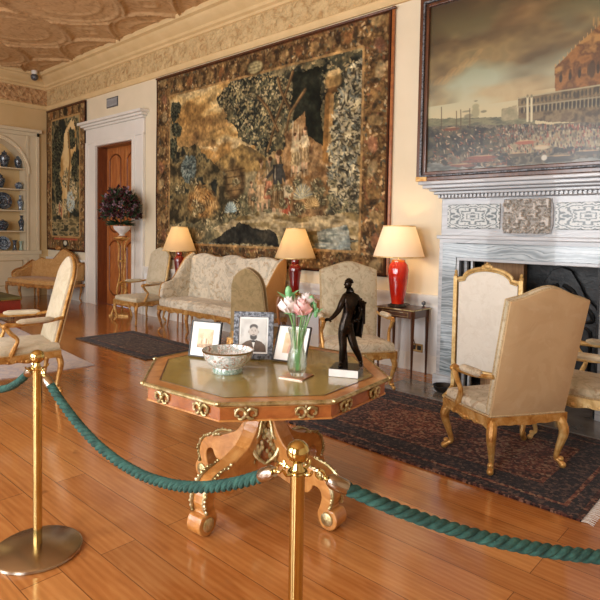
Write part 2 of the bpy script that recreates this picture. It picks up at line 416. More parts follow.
def copy_tree(o, parent=None):
    c = o.copy(); col.objects.link(c); c.parent = parent
    for ch in list(o.children): copy_tree(ch, c)
    return c
def struct(name, mb, mat, **k): return tag(mb.build(name, mat, **k), kind='structure')
def TR(x, y, z, rx=0, ry=0, rz=0):
    from mathutils import Euler
    return Matrix.Translation((x, y, z)) @ Euler((rx, ry, rz)).to_matrix().to_4x4()
# ------------------------------------------------------------------ a small painter for the woven and painted pictures
class Cv:
    def __init__(s, w, h, base, seed=1):
        s.w, s.h = w, h; s.r = np.random.RandomState(seed)
        s.a = np.ones((h, w, 3))*np.array(srgb8(base)); s.Y, s.X = np.mgrid[0:h, 0:w].astype(float)
    def nz(s, cell, seed=0, octv=4, stretch=(1, 1)):
        out = np.zeros((s.h, s.w)); amp = 1; tot = 0
        for o in range(octv):
            c = max(cell/2**o, 1.01); r = np.random.RandomState(seed*17+o+3)
            gx = s.X/(c*stretch[0]); gy = s.Y/(c*stretch[1]); g = r.rand(int(gy.max())+3, int(gx.max())+3)
            x0 = gx.astype(int); y0 = gy.astype(int); fx = gx-x0; fy = gy-y0; fx = fx*fx*(3-2*fx); fy = fy*fy*(3-2*fy)
            out += amp*((g[y0, x0]*(1-fx)+g[y0, x0+1]*fx)*(1-fy)+(g[y0+1, x0]*(1-fx)+g[y0+1, x0+1]*fx)*fy); tot += amp; amp *= .55
        return out/tot
    def put(s, mask, c, op=1.):
        m = (np.clip(mask, 0, 1)*op)[..., None]; c = np.array(srgb8(c)) if isinstance(c, str) else c
        s.a = s.a*(1-m)+c*m
    def pat(s, mask, cols, cell, seed=1, op=1., stretch=(1, 1), sharp=2.2):
        n = s.nz(cell, seed, 4, stretch); n = np.clip((n-.5)*sharp+.5, 0, .9999)*(len(cols)-1)
        C = np.array([srgb8(c) for c in cols]); i = n.astype(int); f = (n-i)[..., None]
        s.put(mask, C[i]*(1-f)+C[np.minimum(i+1, len(cols)-1)]*f, op)
    def wob(s, amt, cell=12, seed=5): return (s.X+(s.nz(cell, seed)-.5)*2*amt, s.Y+(s.nz(cell, seed+1)-.5)*2*amt)
    def ell(s, cx, cy, rx, ry, wob=0, soft=.15, seed=5):
        X, Y = s.wob(wob, max(rx, 6)*.6, seed) if wob else (s.X, s.Y)
        d = np.sqrt(((X-cx)/rx)**2+((Y-cy)/ry)**2); return np.clip((1-d)/soft, 0, 1)
    def poly(s, pts, wob=0, seed=5):
        X, Y = s.wob(wob, 14, seed) if wob else (s.X, s.Y)
        ins = np.zeros(X.shape, bool); n = len(pts)
        for i in range(n):
            x1, y1 = pts[i]; x2, y2 = pts[(i+1) % n]
            if y1 == y2: continue
            c = ((Y >= y1) != (Y >= y2)) & (X < (x2-x1)*(Y-y1)/(y2-y1)+x1); ins ^= c
        return ins.astype(float)
    def dab(s, x, y, l, w, ang, c, op=.9):
        R = int(l+w+2); x0, x1 = max(0, int(x)-R), min(s.w, int(x)+R); y0, y1 = max(0, int(y)-R), min(s.h, int(y)+R)
        if x1 <= x0 or y1 <= y0: return
        X = s.X[y0:y1, x0:x1]-x; Y = s.Y[y0:y1, x0:x1]-y; ca, sa = math.cos(ang), math.sin(ang)
        u = (X*ca+Y*sa)/l; v = (-X*sa+Y*ca)/w; m = (np.clip((1-u*u-v*v)*2, 0, 1)*op)[..., None]
        s.a[y0:y1, x0:x1] = s.a[y0:y1, x0:x1]*(1-m)+np.array(srgb8(c))*m
    def leaves(s, mask, n, cols, l=(2, 4), w=(1, 1.8), ang=(0, 6.28), op=.9):
        ys, xs = np.nonzero(mask > .5)
        if not len(ys): return
        for i in range(n):
            k = s.r.randint(len(ys)); s.dab(xs[k], ys[k], s.r.uniform(*l), s.r.uniform(*w), s.r.uniform(*ang), cols[s.r.randint(len(cols))], op)
    def line(s, pts, w, c, op=1.):
        for (x1, y1), (x2, y2) in zip(pts[:-1], pts[1:]):
            L = math.hypot(x2-x1, y2-y1) or 1; t = np.clip(((s.X-x1)*(x2-x1)+(s.Y-y1)*(y2-y1))/L/L, 0, 1)
            d = np.hypot(s.X-x1-t*(x2-x1), s.Y-y1-t*(y2-y1)); s.put(np.clip(w-d+.5, 0, 1), c, op)
    def figure2(s, x, y, h, robe, skirt, skin='cda37a', flip=1):
        u = h/80.
        for i in (-1, 1): s.dab(x+i*5*u, y-12*u, 15*u, 3*u, PI/2+.12*i, skin, .95); s.dab(x+i*6*u+2*flip*u, y-1*u, 4*u, 1.6*u, 0, '4a3622')
        s.put(s.poly([(x-8*u, y-46*u), (x+8*u, y-46*u), (x+13*u, y-14*u), (x-12*u, y-16*u)], 2), skirt)
        for i in range(5): s.dab(x-9*u+i*4.5*u, y-30*u, 14*u, .9*u, PI/2-.1*(i-2), ['3a2c1e', 'dcc49a'][i % 2], .55)
        s.put(s.poly([(x-8*u, y-64*u), (x+8*u, y-64*u), (x+7*u, y-42*u), (x-7*u, y-42*u)], 1), robe)
        s.dab(x+12*flip*u, y-54*u, 11*u, 2.6*u, .7*flip, robe); s.dab(x+21*flip*u, y-48*u, 5*u, 1.8*u, .3*flip, skin)
        s.dab(x-9*flip*u, y-52*u, 10*u, 2.6*u, PI/2+.3*flip, robe)
        s.dab(x, y-68*u, 4*u, 2.2*u, PI/2, skin); s.dab(x+flip*u, y-74*u, 5.4*u, 4.4*u, PI/2, skin); s.dab(x-flip*1.4*u, y-77*u, 5.2*u, 4.2*u, 0, '4c3420')
        s.dab(x-4*u, y-54*u, 9*u, 1.2*u, PI/2, 'e0caa2', .6)
    def figure(s, x, y, h, robe, skin='c9a07a', lean=0):
        s.dab(x+lean*.5, y-h*.35, h*.36, h*.13, PI/2-.02*lean, robe); s.dab(x+lean, y-h*.72, h*.17, h*.12, PI/2, robe)
        s.dab(x+lean*1.2, y-h*.93, h*.07, h*.06, 0, skin); s.dab(x+h*.16+lean, y-h*.68, h*.16, h*.035, .6, skin)
        s.dab(x-h*.05, y-h*.08, h*.12, h*.035, PI/2, skin)
    def mesh(s, name, mat, W, H, parent=None, relief=None, thick=.012):
        """Stands in local XZ, facing -Y, lower left corner at the origin."""
        w, h = s.w, s.h; xs = np.linspace(0, W, w); zs = np.linspace(H, 0, h); gx, gz = np.meshgrid(xs, zs)
        gy = np.zeros_like(gx) if relief is None else -relief
        co = np.stack([gx, gy, gz], -1).reshape(-1, 3)
        i = np.arange(w*h).reshape(h, w); q = np.stack([i[:-1, :-1], i[1:, :-1], i[1:, 1:], i[:-1, 1:]], -1).reshape(-1, 4)
        ring = np.concatenate([i[0, :], i[1:, -1], i[-1, -2::-1], i[-2:0:-1, 0]])
        bc = co[ring].copy(); bc[:, 1] = thick; b0 = len(co); nr = len(ring)
        co = np.concatenate([co, bc]); k = np.arange(nr); k2 = (k+1) % nr
        side = np.stack([ring[k], ring[k2], b0+k2, b0+k], -1)
        faces = [tuple(f) for f in np.concatenate([q, side]).tolist()] + [tuple((b0+k[::-1]).tolist())]
        me = bpy.data.meshes.new(name); me.from_pydata(co.tolist(), [], faces)
        a = me.color_attributes.new('picture', 'FLOAT_COLOR', 'POINT')
        c = np.clip(s.a, 0, 1).reshape(-1, 3); c = np.concatenate([c, c[ring]*.6])
        c = np.where(c <= .04045, c/12.92, ((c+.055)/1.055)**2.4)
        a.data.foreach_set('color', np.concatenate([c, np.ones((len(c), 1))], 1).astype(np.float32).ravel())
        me.materials.append(MT[mat]); o = bpy.data.objects.new(name, me); col.objects.link(o)
        if relief is not None:
            for p in me.polygons: p.use_smooth = True
        if parent: o.parent = parent
        return o
def srgb8(c): return [int(c[i:i+2], 16)/255 for i in (0, 2, 4)]
# ================================================================== the room
XL, XR, YB, YF, ZC = -12.46, 3.2, 5.34, -3.2, 4.74
m = MB(); m.box(XL-.4, XR+.1, YF-.1, YB+.5, -.06, 0); struct('floor', m, 'floor', smooth=False)
# long wall with the door opening
DX0, DX1, DZ = -10.25, -8.93, 3.06
m = MB()
m.box(XL-.4, DX0, YB, YB+.3, 0, ZC+.1); m.box(DX1, XR+.1, YB, YB+.3, 0, ZC+.1); m.box(DX0, DX1, YB, YB+.3, DZ, ZC+.1)
struct('wall_back', m, 'wall', smooth=False)
m = MB()                                                        # white dado
m.box(XL, -10.62, YB-.014, YB, .16, .74); m.box(-8.56, -2.7, YB-.014, YB, .16, .74); m.box(-1.04, XR, YB-.014, YB, .16, .74)
struct('trim_1', m, 'wall_white', smooth=False)
rail = [(0, .72), (.02, .72), (.02, .75), (.03, .77), (.045, .80), (.05, .83), (.05, .845), (0, .845)]
base = [(0, .2), (.012, .2), (.022, .17), (.022, .03), (.026, .0), (0, 0)]
def rev(path): return path[::-1]
for nm, prof, mt in (('trim_2', rail, 'white_gloss'), ('baseboard_back', base, 'white_gloss')):
    m = MB()
    for a, b in ((-10.63, XL), (-2.72, -8.55), (XR, -1.02)): m.strip(prof, [(a, YB), (b, YB)])
    struct(nm, m, mt)
# cornice: bead, carved frieze, crown
bead = [(0, 4.02), (.03, 4.02), (.045, 4.045), (.06, 4.07), (.06, 4.1), (.03, 4.12)]
frz = [(.03, 4.12), (.035, 4.44)]
crown = [(.035, 4.44), (.06, 4.45), (.07, 4.48), (.11, 4.5), (.12, 4.54), (.16, 4.57), (.22, 4.62), (.24, 4.66), (.29, 4.68), (.31, 4.72), (.31, 4.76), (0, 4.76)]
path = [(XR, YB), (XL, YB), (XL, YF)]
for nm, prof, mt in (('trim_3', bead, 'plaster'), ('trim_5', crown, 'plaster')):
    m = MB(); m.strip(prof, path); struct(nm, m, mt)
m = MB(); m.strip(frz, [(XR, YB), (XL, YB)]); struct('trim_4', m, 'frieze')
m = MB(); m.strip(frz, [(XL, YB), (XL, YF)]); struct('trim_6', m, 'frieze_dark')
# ceiling with moulded ribs in the plaster
x0, x1, y0, y1, st = XL-.1, -4.5, -1.0, YB-.02, .03
gx, gy = np.meshgrid(np.arange(x0, x1+st, st), np.arange(y0, y1+st, st))
def rib(d, w): return np.exp(-(d/w)**2)
k = 2*PI/1.75; ax = gx*k*.5+.4; ay = gy*k*.5+1.3
f = np.abs(np.sin(ax))+np.abs(np.sin(ay)) ; g2 = np.cos(2*ax)+np.cos(2*ay)
h = .055*rib(f-.92, .055)+.03*rib(f-1.08, .04)+.016*rib(f-1.55, .05)+.02*rib(f-.3, .06)
z = ZC-h; n0, n1 = gx.shape
me = bpy.data.meshes.new('ceiling'); idx = np.arange(n0*n1).reshape(n0, n1)
q = np.stack([idx[:-1, :-1], idx[1:, :-1], idx[1:, 1:], idx[:-1, 1:]], -1).reshape(-1, 4)
me.from_pydata(np.stack([gx, gy, z], -1).reshape(-1, 3).tolist(), [], q.tolist())
for p in me.polygons: p.use_smooth = True
me.materials.append(MT['ceiling']); o = bpy.data.objects.new('ceiling', me); col.objects.link(o); tag(o, kind='structure')
m = MB(); m.box(XL-.4, XR+.1, YF-.1, YB+.3, ZC+.02, ZC+.12); m.box(x1-.02, XR, YF, YB, ZC, ZC+.02); m.box(XL, x1, YF, y0+.02, ZC, ZC+.02)
struct('ceiling', m, 'ceiling', smooth=False)
# end wall with the arched alcove
NY0, NY1, NZ0, NS, NR = 3.46, 4.88, .98, 2.62, .71
NC = (NY0+NY1)/2
arch = [(NY1, NZ0), (NY1, NS)]+[(NC+NR*math.cos(a), NS+NR*math.sin(a)) for a in np.linspace(0, PI, 25)[1:-1]]+[(NY0, NS), (NY0, NZ0)]
def arch_panel(mb, outer, X0, X1):
    """wall with an arched hole: quads between the arch and the outer rectangle (y0,y1,z0,z1)"""
    a0, a1, b0, b1 = outer; mb.box(X0, X1, a0, NY0, b0, b1); mb.box(X0, X1, NY1, a1, b0, b1)
    if b0 < NZ0: mb.box(X0, X1, NY0, NY1, b0, NZ0)
    pts = arch[1:-1]
    for (ya, za), (yb, zb) in zip(pts[:-1], pts[1:]):
        mb.add([(X0, ya, za), (X0, yb, zb), (X0, yb, b1), (X0, ya, b1), (X1, ya, za), (X1, yb, zb), (X1, yb, b1), (X1, ya, b1)],
               [(0, 1, 2, 3), (7, 6, 5, 4), (0, 4, 5, 1), (3, 2, 6, 7)])
m = MB(); arch_panel(m, (YF, YB, 0, ZC+.1), XL-.02, XL)
m.box(XL-.42, XL-.36, NY0-.2, NY1+.2, 0, 3.6); struct('wall_left', m, 'wall_shaded', smooth=False)
m = MB()
pr = arch+[arch[0]]
m.add([(XL-.36, a, b) for a, b in arch]+[(XL, a, b) for a, b in arch], [(i, (i+1) % len(arch), (i+1) % len(arch)+len(arch), i+len(arch)) for i in range(len(arch))])
struct('trim_7', m, 'white_shaded')                              # white lining of the alcove
m = MB()
a_out = (NY0-.02, NY1+.02)
for y0_, y1_, t in ((NY1+.0, NY1+.05, .03), (NY1+.05, NY1+.2, .015), (NY1+.2, NY1+.26, .05)):
    m.box(XL, XL+t, y0_, y1_, NZ0, 3.56); m.box(XL, XL+t, NY0-(y1_-NY1), NY0-(y0_-NY1), NZ0, 3.56)
arch_panel(m, (NY0, NY1, NS, 3.42), XL, XL+.015)
ro = [(NC+(NR+.06)*math.cos(a), NS+(NR+.06)*math.sin(a)) for a in np.linspace(0, PI, 33)]
m.tube([(XL+.015, a, b) for a, b in ro], .03, 6)
m.box(XL, XL+.05, NY0-.26, NY1+.26, 3.42, 3.5); m.box(XL, XL+.09, NY0-.3, NY1+.3, 3.5, 3.57)
m.box(XL, XL+.06, NY0-.26, NY1+.30, NZ0-.08, NZ0)
struct('trim_8', m, 'white_shaded', bevel=.006, smooth=False)
for i, z in enumerate((1.40, 1.84, 2.29, 2.73)):
    w = 0 if z < NS else NR-math.sqrt(NR**2-(z-NS)**2)
    m = MB(); m.box(XL-.36, XL-.03, NY0+w, NY1-w, z-.025, z)
    tag(m.build('alcove_shelf', 'white_shaded', smooth=False, bevel=.004), ['lowest white shelf across the arched alcove', 'second white shelf up in the arched alcove', 'third white shelf up in the arched alcove, above the plate', 'topmost white shelf in the arched alcove'][i], 'shelf', 'alcove shelves')
cb = thing('built_in_cupboard', 'low white panelled cupboard built in under the arched alcove', 'cupboard', (XL, NC, 0))
m = MB(); m.box(0, .03, -.97, .97, .12, NZ0-.08); m.box(0, .05, -.97, .97, 0, .12); m.build('body', 'white_shaded', cb, smooth=False)
for s in (-1, 1):
    m = MB(); m.box(.03, .05, min(s*.02, s*.72), max(s*.02, s*.72), .16, .84)
    dr = m.build('door', 'white_shaded', cb, smooth=False, bevel=.006)
    m = MB(); c0, c1 = sorted((s*.12, s*.62)); m.box(.05, .056, c0, c1, .24, .26); m.box(.05, .056, c0, c1, .76, .78); m.box(.05, .056, c0, c0+.02, .24, .78); m.box(.05, .056, c1-.02, c1, .24, .78)
    m.build('panel_moulding', 'gimp', dr, smooth=False)
    m = MB(); m.ball((.07, s*.09, .66), .022); m.build('knob', 'walnut', dr)

# china in the alcove
def vase_obj(y, z, prof, h, mat, label, cat='vase', x=XL-.16, name='lidded_vase', lid=True):
    t = thing(name, label, cat, (x, y, z), 0, 'blue china in the alcove')
    m = MB(); m.lathe([(r*h, q*h) for r, q in prof], 18); m.build('body', mat, t)
    if lid:
        m = MB(); zt = prof[-1][1]*h; rt = prof[-1][0]*h
        m.lathe([(rt*1.1, zt), (rt*1.15, zt+.03*h), (rt*.8, zt+.08*h), (rt*.25, zt+.11*h), (rt*.35, zt+.15*h), (.001, zt+.18*h)], 14); m.build('lid', mat, t)
JAR = [(.16, 0), (.17, .03), (.24, .3), (.3, .52), (.28, .66), (.16, .76), (.14, .82)]
TALL = [(.14, 0), (.13, .04), (.1, .15), (.18, .45), (.2, .6), (.12, .72), (.07, .78), (.08, .9), (.12, 1)]
SQ = [(.3, 0), (.32, .05), (.45, .35), (.5, .55), (.4, .72), (.3, .78)]
SP = [(.2, 0), (.22, .04), (.14, .3), (.13, .6), (.2, .9), (.24, 1)]
vase_obj(4.50, 2.73, JAR, .36, 'china_dark', 'large dark lidded jar on the topmost alcove shelf')
vase_obj(4.78, 2.73, JAR, .29, 'china_dark', 'smaller dark lidded jar at the right end of the topmost alcove shelf')
vase_obj(4.42, 2.29, JAR, .31, 'china_dark', 'dark lidded jar at the left on the shelf below the topmost one')
vase_obj(4.79, 2.29, SQ, .17, 'china_blue', 'small squat blue jar on the shelf below the topmost one')
vase_obj(4.82, 1.84, TALL, .32, 'china_blue', 'slender baluster vase beside the dark plate', lid=False, name='baluster_vase')
vase_obj(4.46, 1.40, SQ, .25, 'china_dark', 'wide dark jar on the lowest alcove shelf', lid=True)
vase_obj(4.84, 1.40, TALL, .33, 'china_dark', 'dark slender vase at the right of the lowest alcove shelf', lid=False, name='baluster_vase')
vase_obj(4.70, NZ0, SP, .22, 'china_dark', 'dark flared spill vase on the alcove ledge', lid=False, name='spill_vase')
vase_obj(4.89-.06, NZ0, SP, .2, 'china_band', 'pale green spill vase on the alcove ledge by the right jamb', lid=False, name='spill_vase')
for y, z, r, mt, lb in ((4.47, 1.84, .185, 'china_dark', 'large dark plate standing on the second alcove shelf'), (4.47, NZ0, .15, 'china_blue', 'blue and white dish standing on the alcove ledge')):
    t = thing('china_plate', lb, 'plate', (XL-.2, y, z), 0, 'blue china in the alcove')
    m = MB(); m.T = TR(0, 0, r, 0, math.radians(78), 0); m.lathe([(.001, 0), (r*.55, 0), (r*.62, .012), (r, .028), (r, .034), (r*.6, .02), (.001, .008)], 28); m.build('dish', mt, t)
    m = MB(); m.T = TR(.012, 0, r, 0, math.radians(78), 0); m.lathe([(r*.52, .019), (r*.6, .027), (r*.56, .03), (r*.5, .022)], 28, cap=False); m.build('rim_band', 'china_blue' if mt == 'china_dark' else 'china_dark', t)

# door, casing and entablature
d = thing("door_1", None, None, (DX0, YB, 0)); tag(d, kind="structure")
W2 = (DX1-DX0)/2
for s in (0, 1):
    m = MB(); a = .03+s*(W2-.015); b = a+W2-.035; m.box(a, b, .19, .23, .01, DZ-.01)
    lf = m.build('door_leaf', 'door', d, smooth=False)
    for z0, z1, nm in ((.2, 1.25, 0), (1.42, 2.9, 1)):
        mm = MB(); c0, c1 = a+.11, b-.11; mid = (c0+c1)/2
        top = [(c0+(c1-c0)*t, z1-.1+.1*math.sin(PI*t)**.7) for t in np.linspace(0, 1, 9)]
        bot = [(c0+(c1-c0)*t, z0+.1-.1*math.sin(PI*t)**.7) for t in np.linspace(1, 0, 9)]
        lp = top[::1]+bot; lp = [(x, .19, z) for x, z in lp]; lp.append(lp[0])
        mm.tube(lp, .018, 6); mm.build('raised_moulding', 'door_dark', lf)
m = MB(); m.box(0, .03, .0, .3, 0, DZ); m.box(DX1-DX0-.03, DX1-DX0, 0, .3, 0, DZ); m.box(0, DX1-DX0, 0, .3, DZ-.03, DZ); m.build('door_lining', 'door_dark', d, smooth=False)
m = MB(); m.ball((W2+.08, .165, 1.1), .03); m.tube([(W2+.08, .19, 1.1), (W2+.08, .165, 1.1)], .012); m.build('door_handle', 'brass', d)
m = MB(); m.box(DX0-.36, DX0, YB-.03, YB, 0, DZ+.06); m.box(DX1, DX1+.36, YB-.03, YB, 0, DZ+.06); m.box(DX0, DX1, YB-.03, YB, DZ, DZ+.06)
for a, b, t in ((DX0-.09, DX0, .05), (DX1, DX1+.09, .05), (DX0-.38, DX0-.32, .06), (DX1+.32, DX1+.38, .06)): m.box(a, b, YB-t, YB, 0, DZ+.09)
m.box(DX0, DX1, YB-.05, YB, DZ, DZ+.09)
m.box(DX0-.38, DX1+.38, YB-.045, YB, DZ+.06, DZ+.34); m.box(DX0-.4, DX1+.4, YB-.08, YB, DZ+.34, DZ+.38); m.box(DX0-.44, DX1+.44, YB-.13, YB, DZ+.38, DZ+.42); m.box(DX0-.48, DX1+.48, YB-.18, YB, DZ+.42, DZ+.47)
struct('trim_9', m, 'white_gloss', bevel=.008, smooth=False)
v = thing('wall_vent', 'small grey slatted vent high on the wall above the panelled door', 'vent', (-9.68, YB, 3.82))
m = MB(); m.box(-.2, .2, -.012, 0, -.09, .09); m.build('frame', 'photo_silver', v, smooth=False)
m = MB()
for i in range(9): m.box(-.17+i*.04, -.15+i*.04, -.02, -.01, -.07, .07)
m.build('slat_panel', 'marble_grey', v, smooth=False)
def socket(x, z, label):
    s = thing('wall_socket', label, 'socket', (x, YB-.014, z))
    m = MB(); m.box(-.075, .075, -.008, 0, -.045, .045); m.build('plate', 'socket', s, smooth=False, bevel=.003)
    for x_ in (-.055, .012):
        m = MB(); m.box(x_, x_+.043, -.014, -.008, -.02, .025); m.build('switch_rocker', 'black', s, smooth=False)
socket(-3.14, .135+.12, 'brass double socket on the dado below the small table with the bright red lamp')
socket(-8.35, .2, 'small brass socket on the dado right of the panelled door')

# near side of the room: tall windows that light it
wins = [-9.6, -6.6, -3.6, -.6]
m = MB(); e = XL
for c in wins: m.box(e, c-.75, YF-.3, YF, 0, ZC+.1); m.box(c-.75, c+.75, YF-.3, YF, 0, .55); m.box(c-.75, c+.75, YF-.3, YF, 3.9, ZC+.1); e = c+.75
m.box(e, XR, YF-.3, YF, 0, ZC+.1); struct('wall_front', m, 'wall', smooth=False)
m = MB(); m.box(XR, XR+.1, YF, YB, 0, ZC+.1); struct('wall_right', m, 'wall', smooth=False)
for i, c in enumerate(wins):
    w = tag(thing('window_%d' % (i+1), None, None, (c, YF-.2, .55)), kind='structure')
    m = MB()
    for x in (-.75, -.25, .25, .69): m.box(x, x+.06 if abs(x) > .5 else x+.03, -.03, .03, 0, 3.35)
    for z in (0, .83, 1.67, 2.5, 3.29): m.box(-.75, .75, -.03, .03, z, z+.05)
    m.build('window_frame', 'white_gloss', w, smooth=False)
    m = MB(); m.box(-.75, .75, -.05, -.04, 0, 3.35); m.build('pane', 'pane', w, smooth=False)
# ================================================================== wall art
def cv_map(o_x, o_z, W, H, cw, ch, Y=5.31):
    def T(u, v):
        x, z = wall_pt(u, v, Y); return ((x-o_x)/W*cw, (1-(z-o_z)/H)*ch)
    return T
DARKS = ['1a1c16', '24281e', '323426', '423c28']
GREENS = ['39463a', '556052', '6f7257', '8c8660', 'a89a68']
PALES = ['c9b98a', 'b3a478', '8f8f78', 'd6c79c', '6f8084']
def weave_border(c, T0, bw, bt, bb, seed):
    """garland border round a woven picture, widths in pixels"""
    w, h = c.w, c.h; X, Y = c.X, c.Y
    mk = ((X < bw) | (X > w-bw) | (Y < bt) | (Y > h-bb)).astype(float)
    c.pat(mk, ['4a3420', '6b4e30', '86683e', '5e4428', '947548'], 9, seed, sharp=2)
    c.leaves(mk, int(w*h*.016), ['a5855a', 'b59668', '80603a', '50381f', '3a3324', 'bfa57a', '86583c', '6a6a54', '8f6a40', '4a4a3e'], (1.2, 3.6), (.8, 1.9))
    for q in range(0, int(h), 26):
        for xx in (bw*.5, w-bw*.5):
            c.dab(xx+4*math.sin(q), q+8, bw*.3, bw*.2, q, ['ae9260', '96634a', 'bca678', '80643c'][int(q/26) % 4], .6)
            c.dab(xx-3*math.sin(q), q+18, bw*.22, bw*.1, q*2., '3a2e20', .6)
    for q in range(int(bw), int(w-bw), 24):
        c.dab(q, bt*.55, 8, 7, q, ['966238', '8c7046', 'a98a58'][int(q/24) % 3], .6); c.dab(q+11, bt*.5, 4, 9, 0, '34281c', .6)
    for e, cl in ((0, '2c160c'), (2, '4e2c16')):
        c.put(((X < e+2) | (X > w-e-3) | (Y < e+2) | (Y > h-e-3)).astype(float)*((X >= e) & (Y >= e) & (X <= w-e-1) & (Y <= h-e-1)), cl)
    inn = [((abs(X-bw) < 1.3) | (abs(X-w+bw) < 1.3)) & (Y > bt) & (Y < h-bb), ((abs(Y-bt) < 1.3) | (abs(Y-h+bb) < 1.3)) & (X > bw) & (X < w-bw)]
    for q in inn: c.put(q.astype(float), 'b08a56', .9)
# the large tapestry: wooded glade with figures, a well, a waterfall cliff and a ruin
TX0, TX1, TZ0, TZ1 = -8.17, -3.545, 1.0, 3.975
cw, ch = 430, 280
c = Cv(cw, ch, '8a7a54', 3); T = cv_map(TX0, TZ0, TX1-TX0, TZ1-TZ0, cw, ch)
def t(cx, cy): return T(150+cx/2.222, cy/2.222)
def tp(*p): return [t(a, b) for a, b in p]
full = np.ones((ch, cw))
c.pat(full, ['5c4a30', '7a6a48', '948560', '5e5a44', 'a39468'], 30, 2, sharp=2.6)
c.pat(c.poly(tp((40, 215), (200, 175), (330, 160), (330, 330), (190, 380), (60, 350)), 5), ['8f6c3c', 'c09a5c', 'd9bc80', 'dcc08a', 'a88048'], 46, 7, stretch=(1.8, .7), sharp=3)
c.pat(c.poly(tp((60, 290), (170, 240), (215, 260), (130, 300), (160, 330), (70, 330)), 8), ['9a7444', 'b58e54', '7c5c38'], 20, 11, op=.8)
c.pat(c.poly(tp((160, 350), (205, 320), (260, 345), (260, 380), (120, 385)), 4), ['7c6238', 'a3854f', '5a4a30'], 14, 4)
c.pat(c.poly(tp((42, 340), (100, 320), (160, 385), (200, 420), (200, 480), (42, 500)), 6), ['3a3424', '6a5a3a', '8c7a50', '2c2e26'], 16, 8, sharp=3)
# left tree and blue bush
for p, r in (((55, 250), 14), ((60, 290), 13), ((50, 330), 16), ((62, 240), 8)):
    x, y = t(*p); mk = c.ell(x, y, r*.9, r*1.1, 6, .2, r); c.pat(mk, DARKS, 8, r); c.leaves(mk, 160, ['1c1e18', '33382c', '4a4c38', '5c5a42'], (1.5, 3.5))
x, y = t(88, 378); mk = c.ell(x, y, 20, 22, 8, .2, 4); c.pat(mk, ['3c4440', '5e6860', '7f867a'], 10, 3); c.leaves(mk, 320, ['3c4642', '6c7a72', '8c9284', '545e58'], (1.5, 3))
# swirling golden undergrowth
x, y = t(115, 450); mk = c.ell(x, y, 36, 28, 8, .3, 9); c.pat(mk, ['6a4a28', 'a57c48', 'c69c60', '8a6436'], 9, 9, sharp=3)
for q in range(46):
    a = q*.7; r = 5+q*.62; c.dab(x+r*math.cos(a), y+r*.8*math.sin(a), 6, 1.2, a+1.2, ['d8b478', 'b88c50', '5c4024'][q % 3], .85)
# central tree mass
dk = c.poly(tp((150, 215), (190, 165), (260, 175), (400, 120), (470, 110), (490, 300), (400, 330), (370, 350), (330, 300), (300, 330), (250, 345), (200, 300), (170, 260)), 9)
c.pat(dk, ['20221a', '34342a', '504c36', '6c6244'], 15, 13, sharp=3)
c.leaves(dk, 900, ['857650', '9c8860', '5c5840', '3e3e30', 'b39c6c', '282820'], (1.6, 3.8), (1, 1.9))
lt = c.poly(tp((150, 215), (190, 168), (300, 158), (320, 230), (290, 300), (250, 335), (205, 300), (185, 250)), 8)
c.leaves(lt, 800, ['b5a070', '8f825a', '6c6a4e', 'c4b082', '44463a', '2a2c24'], (1.6, 3.6), (1, 1.8))
c.pat(c.poly(tp((318, 165), (382, 150), (385, 320), (350, 350), (320, 260)), 6), ['16170f', '222419', '2f3024'], 14, 17)
# trunks
for P in ([(262, 335), (280, 270), (300, 215), (318, 160)], [(300, 300), (312, 250), (345, 200)], [(285, 290), (262, 240), (240, 215)], [(310, 240), (290, 200), (285, 175)]):
    c.line(tp(*P), 2.2, '5e452a'); c.line([(a-1, b) for a, b in tp(*P)], .9, '9a7c50', .8)
# cliff, waterfall and blocks
c.pat(c.poly(tp((300, 300), (345, 245), (352, 300), (420, 350), (420, 480), (320, 480), (290, 420)), 4), ['5e4228', '8a6840', 'a8865a', '6e5032'], 15, 21, sharp=2.6)
for a, b in ((325, 320), (345, 330), (330, 360)): x, y = t(a, b); c.dab(x, y, 18, 5, 1.5, 'cdb78c', .85)
for i in range(6): c.line(tp((318+i*6, 270+i*4), (315+i*7, 390)), 1.2, ['d9c8a0', 'a89470'][i % 2], .6)
for r in range(6):
    for q in range(4):
        x, y = t(352+q*20+(r % 2)*8, 355+r*20); c.dab(x, y, 7, 4, 0, ['8c6a42', 'a07c50', '74542f'][(r+q) % 3], .8)
# column with capital, reeds, pale leafed tree at right
c.line(tp((398, 215), (392, 350)), 6, '8a6436'); c.line(tp((404, 215), (399, 350)), 3, 'b08a54'); x, y = t(407, 180); c.dab(x, y, 14, 11, 0, 'a5824e'); c.dab(x, y-9, 12, 4, 0, 'd0b078'); c.dab(x, y+10, 11, 4, 0, '5e4224')
for i in range(7): c.line(tp((430+i*9, 300), (425+i*9, 520)), 2, ['6f5634', '94784c', '4c3c28'][i % 3], .8)
for P, n, s in ((((440, 150), (492, 120), (490, 330), (410, 370), (395, 300)), 700, 2), (((395, 370), (440, 340), (480, 400), (450, 460), (400, 440)), 420, 3), (((400, 390), (470, 380), (460, 470), (395, 470)), 300, 3)):
    mk = c.poly(tp(*P), 10, s); c.pat(mk, ['3c382a', '66583c', '85744e'], 12, s, op=.8); c.leaves(mk, n, ['c4b488', 'a2977a', '7e8070', 'cfc096', '4c4836', '38342a'], (3, 6.5), (1, 1.7))
